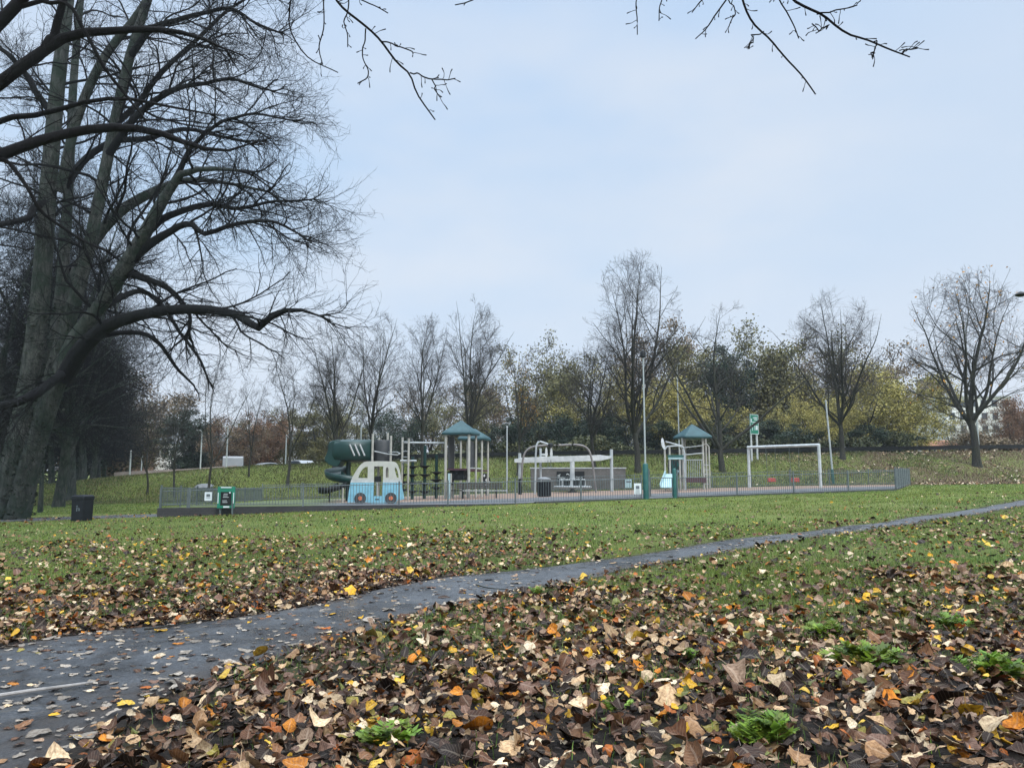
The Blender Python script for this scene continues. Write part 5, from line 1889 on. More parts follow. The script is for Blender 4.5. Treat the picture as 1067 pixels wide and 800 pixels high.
for v in (hsg / 2 - .03, -hsg / 2 + .03):
    sgn(0, v, wsg - .04, .035)
for u in (-wsg / 2 + .03, wsg / 2 - .03):
    sgn(u, 0, .035, hsg - .08)
for u, v, w, h in ((.1, .5, .5, .07), (.18, .36, .38, .07), (-.05, .16, .75, .05), (.12, .05, .5, .07), (-.25, -.22, .06, .5), (.05, -.2, .06, .5), (.28, -.25, .22, .32), (-.1, -.12, .22, .06), (-.36, .3, .1, .2)):
    sgn(u, v, w, h)
mb.build('lettering', MT['sign'], rs)
for u in (-.36, .36):
    x, y = cx + t_s[0] * u - n_s[0] * .07, cy + t_s[1] * u - n_s[1] * .07
    MB().tube([(x, y, gz(x, y) - .05), (x, y, cz + hsg * .4)], .075, 10).build('leg', MT['white'], rs, True)


def pole(px, top, dep, label, r=.05, base=None, mat='palepole', head=None, name='pole_post', cat='pole', lean=0):
    x, y, zt = W(px, top, dep)
    z0 = gz(x, y) if poly_sd(np.array([x]), np.array([y]))[0] < 0 else pz(x, y)
    t = thing(name, label, cat, (x, y, z0))
    MB().tube([(x + lean, y, z0 - .05), (x, y, zt)], [r, r * .8], 8).build('shaft', MT[mat], t, True)
    if base:
        MB().tube([(x + lean, y, z0 - .05), (x + lean * .7, y, z0 + base)], r * 1.5, 8).build('base', MT['greenpost'], t, True)
    if head == 'lamp':
        MB().tube([(x, y, zt), (x, y - .25, zt + .1), (x, y - .5, zt + .1)], .035, 6).build('arm', MT[mat], t)
        MB().box((x, y - .75, zt + .1), (.16, .5, .08)).build('lamp_head', MT['greyblock'], t, bev=.02)
    if head == 'cap':
        MB().lathe((x, y, zt - .02), [(r * 1.2, 0), (r * 1.2, .06), (r * .3, .1)], 8).build('cap', MT['greyblock'], t)
    return t


pole(528.3, 445, 48, 'plain pale pole between the roofed towers and the glider beam', .05, head='cap')
pole(860.5, 418, 51.5, 'leaning pale pole with a green foot beside the white swing frame', .07, base=1.0, lean=.25, head='cap')
pole(705.5, 382, 63, 'tall pale lamp post on the road behind the small tower', .055, head='lamp', name='lamp_post', cat='lamp post')
pole(377.5, 402, 64, 'pale lamp post on the road directly above the tube slide', .07, head='lamp', name='lamp_post', cat='lamp post')
pole(298.5, 454, 63, 'short pale post on the bank top left of the tube slide', .06, head='cap')
pole(237.5, 446, 64, 'pale lamp post on the bank top above the notice board', .065, head='lamp', name='lamp_post', cat='lamp post')
pole(210.5, 450, 66, 'pale lamp post on the bank top above the left end of the railing', .065, head='lamp', name='lamp_post', cat='lamp post')
pole(1017, 425, 66, 'pale post just right of the trunk of the tree with orange leaves', .07, head='cap')
pole(136.5, 470, 66, 'white post at the far end of the green slope', .08, head='cap')
pole(148, 476, 68, 'second thinner white post beside the pale house', .06, head='cap')

# street lamp whose head enters at the right edge
xh, yh, zh = W(1059, 307.5, 20)
sl_x = xh + 1.6
sl = thing('street_lamp', 'dark street lamp reaching into the right edge of the picture', 'street lamp', (sl_x, 20, gz(sl_x, 20)))
MB().tube([(sl_x, 20, gz(sl_x, 20) - .1), (sl_x, 20, zh - .1)], [.08, .05], 10).build('column', MT['darkrail'], sl, True)
MB().tube([(sl_x, 20, zh - .12), (sl_x - .3, 20, zh + .0), (sl_x - 1.3, 20, zh + .0)], .03, 8).build('arm', MT['darkrail'], sl, True)
MB().lathe((xh + .12, 20, zh - .05), [(.02, 0), (.12, .03), (.15, .06), (.10, .11), (.03, .14)], 12).build('lamp_head', MT['black'], sl, True)


# parked cars on the bank-top road
def car(px, dep, label, van_=False, py=None):
    x = (px - 533.5) / F * dep
    z = gz(x, dep) + .03
    t = thing('parked_van' if van_ else 'parked_car', label, 'van' if van_ else 'car', (x, dep, z), 'vehicles parked above the bank')
    L, Wd = (5.0, 1.95) if van_ else (4.2, 1.75)
    if van_:
        side = [(-2.5, .35), (-2.5, 2.2), (-2.4, 2.35), (1.2, 2.35), (1.55, 2.2), (2.0, 1.35), (2.5, 1.15), (2.5, .35)]
        gl = [(.75, 1.35), (.75, 2.05), (1.35, 2.05), (1.75, 1.35)]
    else:
        side = [(-2.1, .32), (-2.12, .8), (-1.95, .92), (-1.5, .98), (-.95, 1.42), (-.3, 1.5), (.4, 1.46), (1.05, 1.0), (1.85, .85), (2.1, .7), (2.1, .32)]
        gl = [(-1.2, .98), (-.85, 1.36), (-.3, 1.43), (.35, 1.39), (.85, 1.0)]
    MB().plate([side], -Wd / 2, Wd / 2, (x, dep, z)).build('body', MT['carwhite'], t, bev=.05)
    for s in (-1, 1):
        MB().plate([gl], s * (Wd / 2 + .004) - .006, s * (Wd / 2 + .004) + .006, (x, dep, z)).build('side_window', MT['glass'], t)
        for wx in (-L * .31, L * .31):
            ring = [(wx + .32 * math.cos(2 * PI * k / 16), .32 + .32 * math.sin(2 * PI * k / 16)) for k in range(16)]
            w = MB().plate([ring], s * (Wd / 2 - .09) - .11, s * (Wd / 2 - .09) + .11, (x, dep, z)).build('wheel', MT['black'], t)
    return t


car(245, 80, 'white van parked above the bank, leftmost of the vehicles', True).rotation_euler = (0, 0, R_(108))
car(282, 80, 'white car parked above the bank between the van and the other car').rotation_euler = (0, 0, R_(40))
car(317, 79, 'white car parked above the bank nearest the tube slide').rotation_euler = (0, 0, R_(-35))

# wall along the road at left
x0, x1 = W(120, 485, 67)[0], W(246, 485, 67)[0]
pw = MB()
vs = []; fs = []
m = 14
for i in range(m + 1):
    x = x0 + (x1 - x0) * i / m
    zb = gz(x, 67) - .3; zt = gz(x, 67) + 1.0
    for yy, z in ((66.9, zb), (66.9, zt), (67.15, zt), (67.15, zb)):
        vs.append((x, yy, z))
for i in range(m):
    for k in range(4):
        k2 = (k + 1) % 4
        fs.append((i * 4 + k, i * 4 + k2, i * 4 + 4 + k2, i * 4 + 4 + k))
fs += [(0, 1, 2, 3), (m * 4 + 3, m * 4 + 2, m * 4 + 1, m * 4)]
o = pw.add(vs, fs).build('road_wall', MT['pinkwall']); tag(o, 'pinkish wall beside the road at the top of the left slope', 'wall')

# pale boulder-like slab behind the left railing
q = gpos(211, 509)
me_s = MB().lathe((q[0], q[1] + .5, q[2] - .1), [(.75, 0), (.8, .15), (.55, .38), (.2, .45)], 7)
o = me_s.build('boulder', MT['midgrey'], None, True); tag(o, 'pale grey boulder on the grass behind the left railing', 'boulder')


def building(name, label, px0, px1, top, dep, depth, mat, roof=None, rows=3, cols=4, win=(1.1, 1.3), roofm='slate', cat='building', base=None, chimney=False):
    x0 = W(px0, 460, dep)[0]; x1 = W(px1, 460, dep)[0]
    z0 = gz((x0 + x1) / 2, dep) - .5; zt = W((px0 + px1) / 2, top, dep)[2]
    t = thing(name, label, cat, ((x0 + x1) / 2, dep, z0))
    MB().box(((x0 + x1) / 2, dep + depth / 2, (z0 + zt) / 2), (x1 - x0, depth, zt - z0)).build('walls', MT[mat], t)
    for r in range(rows):
        for c in range(cols):
            wx = x0 + (x1 - x0) * (c + .5) / cols; wz = z0 + .5 + (zt - z0 - .5) * (r + .55) / rows
            f = MB().box((wx, dep - .02, wz), (win[0], .08, win[1])).build('window', MT['white'], t)
            MB().box((wx, dep - .07, wz), (win[0] - .16, .04, win[1] - .16)).build('pane', MT['glass'], f)
    if roof:
        hh = roof
        v = [(x0 - .3, dep - .3, zt), (x1 + .3, dep - .3, zt), (x1 + .3, dep + depth + .3, zt), (x0 - .3, dep + depth + .3, zt), (x0 - .3, dep + depth / 2, zt + hh), (x1 + .3, dep + depth / 2, zt + hh)]
        rf = MB().add(v, [(0, 1, 5, 4), (2, 3, 4, 5), (0, 4, 3), (1, 2, 5), (3, 2, 1, 0)]).build('roof', MT[roofm], t)
        if chimney:
            MB().box((x0 + (x1 - x0) * .2, dep + depth / 2, zt + hh + .3), (.7, .7, 1.6)).build('chimney', MT['redbrick'], rf)
    else:
        MB().box(((x0 + x1) / 2, dep + depth / 2, zt + .12), (x1 - x0 + .5, depth + .5, .25)).build('roof', MT['greyblock'], t)
    return t


building('apartment_block', 'white apartment block with flat roof behind the tree with orange leaves', 988, 1056, 414, 132, 12, 'render', rows=5, cols=6)
building('tower_block', 'narrow brown tower with jutting top beside the white apartment block', 977.5, 987, 393, 136, 6, 'brownblock', rows=7, cols=1)
building('brick_house', 'low brick house with orange roof right of the golden trees', 964, 1004, 465, 100, 8, 'redbrick', 1.0, 1, 3, roofm='orangeroof')
building('flat_roofed_building', 'small pale grey building at the edge of the golden trees', 946, 962, 458, 92, 6, 'greyblock', None, 2, 2, (.7, .8))
building('pale_house', 'hazy pale house with slate roof above the green slope at left', 150, 186, 462, 118, 9, 'render', 2.5, 2, 4, chimney=True)
building('terrace_house', 'hazy brick house with chimney above the pinkish wall', 200, 238, 466, 122, 9, 'redbrick', 2.3, 2, 4, chimney=True)
building('terrace_house', 'hazy pale house above the parked white cars', 275, 320, 464, 126, 9, 'render', 2.6, 2, 4, chimney=True)
building('terrace_house', 'far brick house showing between the avenue and the pale house', 112, 142, 468, 112, 9, 'redbrick', 2.0, 2, 3)

# ------------------------------------------------------------------ leaf litter
def sample_field(n, y0, y1, rg, pad=1.8, pw=1.0):
    n = int(n * 1.0)
    """uniform over the view trapezoid"""
    u = rg.uniform(0, 1, n)
    y = np.sqrt(y0**2 + (y1**2 - y0**2) * u)
    x = (rg.uniform(-1, 1, n)) * (.80 * y + pad)
    return x, y


rgl = np.random.default_rng(91)
PAL = np.array([
    (.022, .013, .010), (.050, .024, .014), (.105, .048, .024), (.20, .10, .048), (.33, .20, .105),
    (.52, .37, .22), (.66, .53, .36), (.74, .64, .48), (.31, .22, .16), (.17, .10, .075),
    (.66, .40, .02), (.74, .52, .07), (.58, .22, .016), (.42, .12, .014), (.26, .23, .045), (.14, .17, .04)])
PW = np.array([20, 18, 13, 10, 9, 8.5, 7, 5, 5, 8, 3.2, 2.4, 3.0, 2.8, 2.6, 1.8]); PW /= PW.sum()

LU = np.array([0, .1, .28, .5, .7, .86, 1.0])
LWD = np.array([.30, .86, 1.0, .94, .76, .46, .04])   # ovate half widths


def leaf_mesh(name, x, y, size, tiltsd, lift, col, curl, rg):
    N = len(x)
    rows = len(LU); cols = np.array([-1, -.5, 0, .5, 1.])
    hw = LWD[None] * (1 + .13 * rg.normal(size=(N, rows))) * rg.uniform(.32, .48, (N, 1))
    X = hw[:, :, None] * cols[None, None]
    Y = np.broadcast_to((LU - .45)[None, :, None], X.shape).copy()
    # serrated / lobed unevenness
    X = X * (1 + .07 * rg.normal(size=X.shape) * (np.abs(cols) > .9)[None, None])
    cu = curl * rg.normal(0.15, 1, (N, 1, 1)); cv = curl * rg.normal(.2, 1, (N, 1, 1)); tw = curl * rg.normal(0, .6, (N, 1, 1))
    Z = cu * 2.0 * X**2 + cv * .9 * Y**2 + tw * 1.6 * X * Y + .03 * rg.normal(size=X.shape) * (curl > .1) + .05 * np.abs(X)
    # petiole
    P = np.stack([X, Y, Z], -1).reshape(N, -1, 3)
    pet = np.stack([np.array([[-.012, -.45, 0], [.012, -.45, 0], [.03, -.85, .05], [.012, -.86, .05]])] * N)
    pet[:, 2:, 0] += rg.normal(0, .12, (N, 1)); pet[:, 2:, 2] += rg.normal(0, .08, (N, 1))
    P = np.concatenate([P, pet], 1) * size[:, None, None]
    a = rg.uniform(0, 2 * PI, N)
    tx_ = np.clip(rg.normal(0, 1, N), -1.7, 1.7) * tiltsd; ty_ = np.clip(rg.normal(0, 1, N), -1.7, 1.7) * tiltsd
    ca, sa = np.cos(a), np.sin(a)
    cx_, sx_2 = np.cos(tx_), np.sin(tx_); cy_, sy_2 = np.cos(ty_), np.sin(ty_)
    # tilt about local x then y, then yaw
    p = P
    p = np.stack([p[..., 0], p[..., 1] * cx_[:, None] - p[..., 2] * sx_2[:, None], p[..., 1] * sx_2[:, None] + p[..., 2] * cx_[:, None]], -1)
    p = np.stack([p[..., 0] * cy_[:, None] + p[..., 2] * sy_2[:, None], p[..., 1], -p[..., 0] * sy_2[:, None] + p[..., 2] * cy_[:, None]], -1)
    p = np.stack([p[..., 0] * ca[:, None] - p[..., 1] * sa[:, None], p[..., 0] * sa[:, None] + p[..., 1] * ca[:, None], p[..., 2]], -1)
    zmin = np.percentile(p[..., 2], 15, axis=1)
    base = terr(x, y) + lift - zmin
    p = p + np.stack([x, y, base], -1)[:, None]
    nv = rows * 5 + 4
    V = p.reshape(-1, 3)
    r, c = np.meshgrid(np.arange(rows - 1), np.arange(4), indexing='ij')
    q = (r * 5 + c).ravel()
    f1 = np.stack([q, q + 1, q + 6, q + 5], -1)
    f1 = np.concatenate([f1, np.array([[rows * 5, rows * 5 + 1, rows * 5 + 2, rows * 5 + 3]])])
    Fq = (np.arange(N)[:, None, None] * nv + f1[None]).reshape(-1, 4)
    me = np_mesh(name, V, [Fq])
    C = np.repeat(col, nv, 0)
    set_color(me, 'leafcol', C)
    uv = np.zeros((nv, 2)); uv[:rows * 5, 0] = np.tile(cols, rows); uv[:rows * 5, 1] = np.repeat(LU, 5); uv[rows * 5:] = (0, .5)
    at = me.attributes.new('leafuv', 'FLOAT_VECTOR', 'POINT')
    A = np.zeros((N, nv, 3), np.float32); A[:, :, :2] = uv; A[:, :, 2] = rg.uniform(0, 50, N)[:, None]
    at.data.foreach_set('vector', A.ravel())
    return me


def leafmat():
    m, nt, b = newmat('fallen leaves')
    a = node(nt, 'ShaderNodeAttribute', attribute_name='leafcol')
    uv = node(nt, 'ShaderNodeAttribute', attribute_name='leafuv')
    sp_ = node(nt, 'ShaderNodeSeparateXYZ'); nt.links.new(uv.outputs['Vector'], sp_.inputs[0])
    ab = node(nt, 'ShaderNodeMath', operation='ABSOLUTE'); nt.links.new(sp_.outputs[0], ab.inputs[0])
    # side veins: stripes on v - .35*|u|
    mu = node(nt, 'ShaderNodeMath', operation='MULTIPLY_ADD'); nt.links.new(ab.outputs[0], mu.inputs[0]); mu.inputs[1].default_value = -.22; nt.links.new(sp_.outputs[1], mu.inputs[2])
    fr = node(nt, 'ShaderNodeMath', operation='MULTIPLY'); nt.links.new(mu.outputs[0], fr.inputs[0]); fr.inputs[1].default_value = 8
    fc = node(nt, 'ShaderNodeMath', operation='FRACT'); nt.links.new(fr.outputs[0], fc.inputs[0])
    v1 = ramp(nt, fc.outputs[0], [(0, (1, 1, 1)), (.12, (0, 0, 0)), (.9, (0, 0, 0)), (1, (1, 1, 1))])
    v2 = ramp(nt, ab.outputs[0], [(0, (1, 1, 1)), (.08, (1, 1, 1)), (.14, (0, 0, 0))])
    vein = node(nt, 'ShaderNodeMath', operation='MAXIMUM'); nt.links.new(v1, vein.inputs[0]); nt.links.new(v2, vein.inputs[1])
    vm = node(nt, 'ShaderNodeMath', operation='MULTIPLY'); nt.links.new(vein.outputs[0], vm.inputs[0]); vm.inputs[1].default_value = .35
    tc = node(nt, 'ShaderNodeVectorMath', operation='MULTIPLY'); nt.links.new(uv.outputs['Vector'], tc.inputs[0]); tc.inputs[1].default_value = (1, 2, 1)
    n1 = noise(nt, 3.5, 4, .65, vec=tc.outputs[0])
    n2 = noise(nt, 14, 2, .6, vec=tc.outputs[0])
    dk = mixc(nt, 1.0, a.outputs['Color'], (.42, .36, .32), 'MULTIPLY')
    lt = mixc(nt, .35, a.outputs['Color'], (.62, .52, .40))
    c = mixc(nt, ramp(nt, n1, [(.35, (1, 1, 1)), (.6, (0, 0, 0))]), a.outputs['Color'], dk)
    c = mixc(nt, ramp(nt, n2, [(.62, (0, 0, 0)), (.72, (.8, .8, .8))]), c, dk)
    c = mixc(nt, vm.outputs[0], c, lt)
    nt.links.new(c, b.inputs['Base Color'])
    b.inputs['Roughness'].default_value = .62; b.inputs['Specular IOR Level'].default_value = .22
    bump(nt, b, vein.outputs[0], .35, .004)
    return m


MT['leaf'] = leafmat()


def scatter_leaves(n, y0, y1, dens_gain, rg, smin=.045, smax=.12):
    x, y = sample_field(n, y0, y1, rg)
    f, s, d = litter(x, y)
    keep = rg.uniform(0, 1, n) < f * dens_gain
    return x[keep], y[keep], f[keep], s[keep]


parts = [scatter_leaves(76000, 1.9, 8.2, .95, rgl), scatter_leaves(100000, 8.2, 16, .85, rgl), scatter_leaves(70000, 16, 30, .8, rgl)]
x = np.concatenate([p[0] for p in parts]); y = np.concatenate([p[1] for p in parts]); f = np.concatenate([p[2] for p in parts]); s = np.concatenate([p[3] for p in parts])
ok = poly_sd(x, y) < -.2
x, y, f, s = x[ok], y[ok], f[ok], s[ok]
N = len(x)
size = np.clip(np.exp(rgl.normal(math.log(.040), .42, N)), .016, .115)
onp = np.abs(s) < .96
cols_ = PAL[rgl.choice(len(PAL), N, p=PW)] * rgl.uniform(.55, 1.1, (N, 1)) * np.array([1.05, .98, .88])
pale = onp & (rgl.uniform(0, 1, N) < .6)
cols_[pale] = np.array([(.33, .29, .24)]) * rgl.uniform(.45, 1.25, (pale.sum(), 1))
farl = (s < -1) | (y > 9)
lift = np.where(onp, .018 + .004, rgl.uniform(0, 1, N)**1.3 * .075 * np.clip(f * 1.2, .2, 1) + np.where(f < .5, .02, 0))
k = onp
print('LEAVES', N, 'on path', k.sum())
m1 = leaf_mesh('fallen_leaves', x[~k], y[~k], size[~k], .45, lift[~k], cols_[~k], .5, rgl)
lo_ = link_mesh('fallen_leaves', m1, MT['leaf'], None, True)
tag(lo_, 'thick litter of brown, tan and yellow fallen leaves over the grass', 'leaf litter', kind='stuff')
m2 = leaf_mesh('path_leaves', x[k], y[k], size[k] * .95, .10, lift[k], cols_[k], .18, rgl)
lo_ = link_mesh('path_leaves', m2, MT['leaf'], None, True)
tag(lo_, 'pale flattened leaves stuck to the wet path', 'leaf litter', kind='stuff')

# ------------------------------------------------------------------ grass
def grass_mesh(name, x, y, z, h, w, rg, col):
    N = len(x)
    a = rg.uniform(0, 2 * PI, N)
    lean = rg.uniform(.1, .75, N) * h; b = a + rg.normal(0, .7, N)
    ux, uy = np.cos(a) * w, np.sin(a) * w
    lx, ly = -np.sin(b) * lean, np.cos(b) * lean
    P = np.zeros((N, 5, 3))
    P[:, 0] = np.stack([x - ux, y - uy, z - .01], -1); P[:, 1] = np.stack([x + ux, y + uy, z - .01], -1)
    P[:, 2] = np.stack([x + ux * .8 + lx * .35, y + uy * .8 + ly * .35, z + h * .6], -1); P[:, 3] = np.stack([x - ux * .8 + lx * .35, y - uy * .8 + ly * .35, z + h * .6], -1)
    P[:, 4] = np.stack([x + lx, y + ly, z + h * rg.uniform(.75, 1, N)], -1)
    o = np.arange(N)[:, None] * 5
    me = np_mesh(name, P.reshape(-1, 3), [o + np.array([[0, 1, 2, 3]]), o + np.array([[3, 2, 4]])])
    set_color(me, 'grasscol', np.repeat(col, 5, 0))
    return me


MT['grass'] = attr_mat('grass blades', 'grasscol', .6, .3, .25)
GP = np.array([(.085, .14, .018), (.12, .195, .026), (.16, .245, .034), (.21, .26, .045), (.24, .24, .06), (.055, .10, .02), (.17, .24, .06)])


def gcol(n, rg):
    return GP[rg.integers(0, len(GP), n)] * np.array([.92, .93, 1.15]) * rg.uniform(.7, 1.25, (n, 1))


rgg = np.random.default_rng(95)
X = []; Y = []; Hh = []; Ww = []
for n, y0, y1, hm, wm_, gain in ((230000, 1.9, 9, .060, .0018, 1), (290000, 6.5, 16, .055, .0026, 1), (240000, 16, 34, .055, .0050, 1), (150000, 33, 50, .06, .009, 1)):
    x, y = sample_field(n, y0, y1, rgg)
    f, s, d = litter(x, y)
    pat = .5 + .5 * vnoise(x, y, .4, 21) + .35 * vnoise(x, y, 1.2, 22)
    p = np.clip(1.12 - f * 1.15, .0, 1) * np.clip(pat, .12, 1)
    p = np.where(s > 1, np.maximum(p, .22 * (pat > .68)), p)
    p = np.where(np.abs(s) < 1.02, 0, p) * np.clip(d / .22, 0, 1)
    keep = (rgg.uniform(0, 1, n) < p * gain) & (poly_sd(x, y) < -.16)
    X.append(x[keep]); Y.append(y[keep]); k = keep.sum()
    Hh.append(hm * rgg.uniform(.5, 1.5, k)); Ww.append(np.full(k, wm_))
X = np.concatenate(X); Y = np.concatenate(Y); Hh = np.concatenate(Hh); Ww = np.concatenate(Ww)
incr = ~((X > -46) & (X < -12.2) & (Y > 25.8) & (Y < 30.5))
X, Y, Hh, Ww = X[incr], Y[incr], Hh[incr], Ww[incr]
print('GRASS', len(X))
go = link_mesh('grass', grass_mesh('grass', X, Y, terr(X, Y), Hh, Ww, rgg, gcol(len(X), rgg) * (1 + .22 * vnoise(X, Y, 2.3, 51) + .15 * vnoise(X, Y, .7, 52))[:, None] * (1 + np.array([.18, .04, -.1]) * vnoise(X, Y, 3.5, 53)[:, None])), MT['grass'])
tag(go, 'short damp grass of the park lawn', 'grass', kind='stuff')
# rough grass on the bank
n = 200000
x = rgg.uniform(-42, 46, n); y = rgg.uniform(48, 62.5, n)
ok = (poly_sd(x, y) < -.1) & (np.abs(x) < .72 * y)
x, y = x[ok], y[ok]
n = len(x)
colb = gcol(n, rgg) * np.array([.74, .62, .9]) * (1 + .3 * vnoise(x, y, 1.7, 46))[:, None]
brn = (rgg.uniform(0, 1, n) < np.clip((x - 20) / 9, 0, .8) * (vnoise(x, y, 2.0, 41) > -.1)) | (rgg.uniform(0, 1, n) < .08)
colb[brn] = np.array([.22, .16, .11]) * rgg.uniform(.5, 1.3, (brn.sum(), 1))
dark = (x > -22) & (x < -3) & (vnoise(x, y, 2.2, 43) > .1)
colb[dark] *= .6
bo = link_mesh('bank_grass', grass_mesh('bank_grass', x, y, terr(x, y), rgg.uniform(.05, .17, n) * (1 + .5 * vnoise(x, y, 2.5, 42)), np.full(n, .016), rgg, colb), MT['grass'])
tag(bo, 'rough tussocky grass covering the bank behind the playground', 'grass', kind='stuff')

nb_ = 9000
x = rgg.uniform(14, 44, nb_); y = rgg.uniform(46, 61.5, nb_)
kp = (poly_sd(x, y) < -.3) & (rgg.uniform(0, 1, nb_) < np.clip((x - 15) / 10, 0, 1) * np.clip(.55 + .8 * vnoise(x, y, 2.2, 61), .1, 1))
x, y = x[kp], y[kp]
Pb = np.stack([x, y, terr(x, y) + rgg.uniform(.04, .14, len(x))], -1)
lq = np_mesh('bank_leaves', *leaf_quads(Pb, .085, rgg, 2.5))
set_color(lq, 'leafcol', np.repeat(PAL[rgg.choice(10, len(x))] * rgg.uniform(.6, 1.1, (len(x), 1)), 4, 0))
bl_ = link_mesh('bank_leaves', lq, attr_mat('bank leaves', 'leafcol', .7, .2))
tag(bl_, 'brown fallen leaves scattered over the right of the bank', 'leaf litter', kind='stuff')

# ------------------------------------------------------------------ weeds among the leaves
MT['weed'] = attr_mat('weed leaves', 'weedcol', .5, .4, .3)


def weed(px, py, size, nl, label, seed):
    rg = np.random.default_rng(seed)
    q = gpos(px, py)
    V = []; Fq = []; C = []
    for i in range(nl):
        a = rg.uniform(0, 2 * PI); L = size * rg.uniform(.6, 1.15); el = rg.uniform(.55, 1.25)
        bx_, by_ = q[0] + rg.normal(0, size * .25), q[1] + rg.normal(0, size * .2)
        d = np.array([math.cos(a) * math.cos(el), math.sin(a) * math.cos(el), math.sin(el)])
        p = np.array([bx_, by_, float(terr(np.array([bx_]), np.array([by_]))[0]) + .025])
        col = np.array([.11, .20, .025]) * rg.uniform(.45, 1.45) + np.array([.07, .05, 0]) * rg.uniform(0, 1)
        side = np.array([-math.sin(a), math.cos(a), 0])
        m = 9
        for j in range(m):
            t = (j + 1) / m
            c = p + d * L * t + np.array([0, 0, -.35 * L * t * t])
            ll = L * .34 * math.sin(PI * min(1, .18 + t * .86)) + .006
            for sgn_ in (-1, 1):
                for sub in range(2):
                    dirv = side * sgn_ + d * (.55 - sub * .9) + np.array([0, 0, rg.normal(0, .25)])
                    dirv /= np.linalg.norm(dirv)
                    l2 = ll * (1 if sub == 0 else .62)
                    wv = np.cross(dirv, [0, 0, 1]) * l2 * .26
                    o = len(V)
                    V += [c, c + dirv * l2 * .5 + wv, c + dirv * l2, c + dirv * l2 * .5 - wv]
                    Fq.append((o, o + 1, o + 2, o + 3)); C += [col * rg.uniform(.8, 1.2)] * 4
        o = len(V)
        sd_ = side * .0018
        V += [p - sd_, p + sd_, p + d * L + sd_ * .3 + [0, 0, -.35 * L], p + d * L - sd_ * .3 + [0, 0, -.35 * L]]
        Fq.append((o, o + 1, o + 2, o + 3)); C += [col * .8] * 4
    me = np_mesh('weed_clump', np.array(V) - np.array(q), [np.array(Fq)])
    set_color(me, 'weedcol', np.array(C))
    ob = link_mesh('weed_clump', me, MT['weed']); ob.location = q
    tag(ob, label, 'weed', 'ferny weeds in the leaf litter')


weed(905, 700, .20, 44, 'largest bright ferny weed clump in the litter at right', 1)
weed(1042, 714, .19, 40, 'bright ferny weed clump at the right edge of the litter', 2)
weed(798, 778, .15, 34, 'ferny weed clump at the bottom, right of centre', 3)
weed(402, 782, .13, 22, 'dark ferny weed clump at the bottom, left of centre', 4)
weed(862, 666, .15, 24, 'small ferny weed just behind the largest clump', 5)
weed(990, 657, .15, 18, 'small ferny weed behind the clump at the right edge', 6)
weed(560, 622, .12, 9, 'small weed tuft at the near edge of the path, in the middle', 7)
weed(640, 745, .08, 9, 'sparse weed in the litter below the centre', 8)
weed(720, 690, .09, 9, 'sparse weed in the litter left of the largest clump', 9)
weed(285, 628, .10, 9, 'grassy weed tuft on the far verge of the path at left', 10)

# fallen sticks
MT['palewood'] = M('weathered stick', (.34, .32, .30), .8, (.16, .15, .14), 9)


def stick(label, pts, r, mk='bark_row'):
    P = []
    for px, py in pts:
        g = gpos(px, py); P.append((g[0], g[1], g[2] + .03 + r))
    cc = catmull(np.array(P), 14)
    rs_ = np.linspace(r, r * .6, 14)
    o = MB().tube([tuple(p) for p in cc], [float(v) for v in rs_], 7).build('stick', MT[mk], None, True)
    tag(o, label, 'stick')


stick('pale fallen stick lying on the path at the left edge', [(-12, 735), (25, 729), (60, 724), (96, 719)], .011, 'palewood')
stick('thin dark stick at the far edge of the path', [(150, 661), (180, 657), (205, 650)], .008)
stick('short twig on the path near the middle', [(496, 613), (512, 617), (530, 618)], .007)

# ------------------------------------------------------------------ damp air
hz = MB().box((0, 0, 14), (760, 760, 46)).build('haze', None)
hm = bpy.data.materials.new('damp air'); hm.use_nodes = True
hm.node_tree.nodes.clear()
ho = hm.node_tree.nodes.new('ShaderNodeOutputMaterial'); hv = hm.node_tree.nodes.new('ShaderNodeVolumePrincipled')
hv.inputs['Color'].default_value = (.86, .92, 1, 1); hv.inputs['Density'].default_value = .00032; hv.inputs['Anisotropy'].default_value = .2
hm.node_tree.links.new(hv.outputs[0], ho.inputs['Volume'])
hz.data.materials.append(hm)
tag(hz, 'thin damp haze over the park, paling the far trees and houses', 'haze', kind='stuff')

# ------------------------------------------------------------------ light, sky, camera
w = bpy.data.worlds.new('World'); SC.world = w; w.use_nodes = True
nt = w.node_tree; nt.nodes.clear()
out = nt.nodes.new('ShaderNodeOutputWorld')
sky = nt.nodes.new('ShaderNodeTexSky'); sky.sky_type = 'NISHITA'; sky.sun_disc = False
SUN_EL, SUN_AZ = R_(42), R_(150)
sky.sun_elevation = SUN_EL; sky.sun_rotation = SUN_AZ
sky.dust_density = 3
b1 = nt.nodes.new('ShaderNodeBackground'); b1.inputs[1].default_value = .09
nt.links.new(sky.outputs[0], b1.inputs[0])
tc = nt.nodes.new('ShaderNodeTexCoord')
sep = nt.nodes.new('ShaderNodeSeparateXYZ'); nt.links.new(tc.outputs['Generated'], sep.inputs[0])
nn = nt.nodes.new('ShaderNodeTexNoise'); nn.inputs['Scale'].default_value = 2.2; nn.inputs['Detail'].default_value = 4
mpn = nt.nodes.new('ShaderNodeMapping'); mpn.inputs['Scale'].default_value = (1, 1, 2.5)
nt.links.new(tc.outputs['Generated'], mpn.inputs[0]); nt.links.new(mpn.outputs[0], nn.inputs['Vector'])
ad = nt.nodes.new('ShaderNodeMath'); ad.operation = 'MULTIPLY_ADD'; nt.links.new(nn.outputs['Fac'], ad.inputs[0]); ad.inputs[1].default_value = .22
nt.links.new(sep.outputs[2], ad.inputs[2])
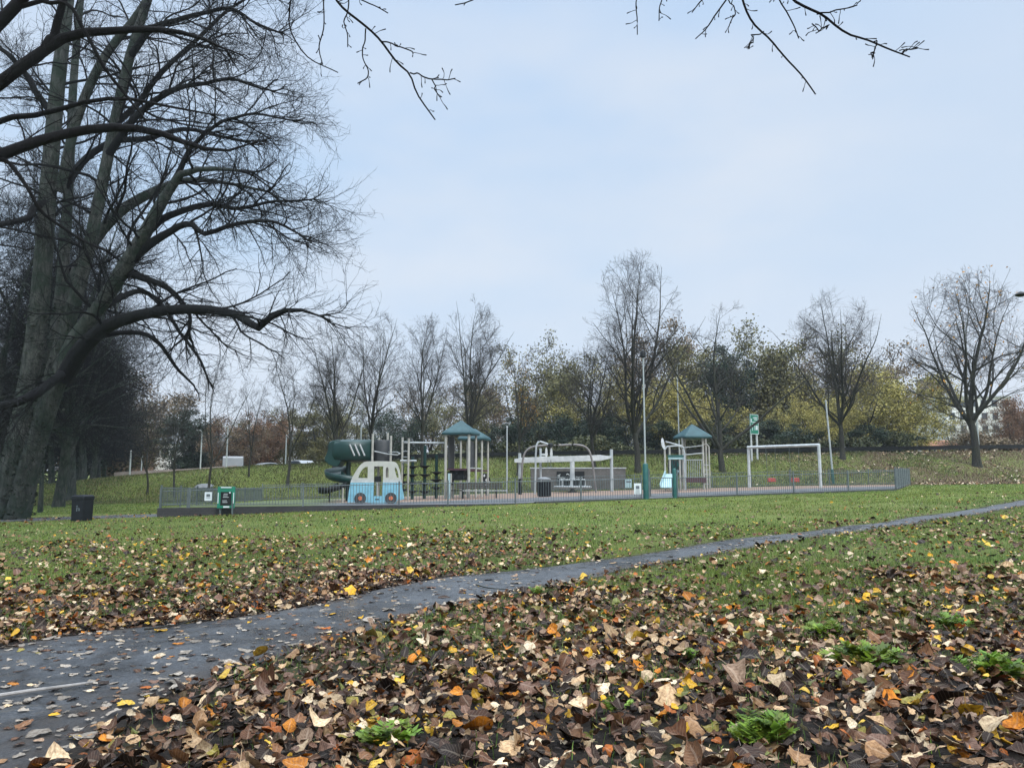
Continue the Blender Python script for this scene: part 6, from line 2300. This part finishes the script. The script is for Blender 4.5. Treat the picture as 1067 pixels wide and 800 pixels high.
cr = ramp(nt, ad.outputs[0], [(.0, (.56, .61, .67)), (.20, (.50, .57, .67)), (.36, (.405, .525, .675)), (.68, (.37, .50, .685)), (.82, (1.5, 1.75, 2.05)), (1.0, (2.6, 2.9, 3.3))])
sx_r = ramp(nt, sep.outputs[0], [(.0, (0, 0, 0)), (.75, (.65, .65, .65))])
zl = ramp(nt, sep.outputs[2], [(.45, (1, 1, 1)), (.65, (0, 0, 0))])
fm = mixc(nt, 1.0, sx_r, zl, 'MULTIPLY')
cr = mixc(nt, fm, cr, (.54, .585, .65))
cn = ramp(nt, nn.outputs['Fac'], [(.40, (0, 0, 0)), (.64, (.8, .8, .8))])
cnz = mixc(nt, 1.0, cn, zl, 'MULTIPLY')
cr = mixc(nt, cnz, cr, (.55, .60, .67))
b2 = nt.nodes.new('ShaderNodeBackground'); b2.inputs[1].default_value = 1.0
nt.links.new(cr, b2.inputs[0])
mx = nt.nodes.new('ShaderNodeMixShader'); mx.inputs[0].default_value = .92
nt.links.new(b1.outputs[0], mx.inputs[1]); nt.links.new(b2.outputs[0], mx.inputs[2])
nt.links.new(mx.outputs[0], out.inputs[0])

sun = bpy.data.lights.new('sun', 'SUN'); sun.energy = 1.5; sun.angle = R_(25); sun.color = (1, .97, .92)
so = bpy.data.objects.new('sun', sun); COL.objects.link(so)
dv = Vector((math.sin(SUN_AZ) * math.cos(SUN_EL), math.cos(SUN_AZ) * math.cos(SUN_EL), math.sin(SUN_EL)))
so.rotation_euler = (-dv).to_track_quat('-Z', 'Y').to_euler()
so.location = (0, 0, 40)

cam = bpy.data.cameras.new('camera'); co = bpy.data.objects.new('camera', cam); COL.objects.link(co)
cam.sensor_width = 36; cam.lens = 36 * F / 1067; cam.clip_end = 3000; cam.clip_start = .05
co.location = (0, 0, CZ); co.rotation_euler = (PI / 2 + PITCH, 0, 0)
SC.camera = co
vsn = SC.view_settings
vsn.view_transform = 'Standard'; vsn.look = 'None'; vsn.exposure = .5; vsn.gamma = 1; vsn.use_curve_mapping = False
SC.cycles.max_bounces = 5; SC.cycles.diffuse_bounces = 3; SC.cycles.transparent_max_bounces = 4
SC.cycles.use_denoising = True
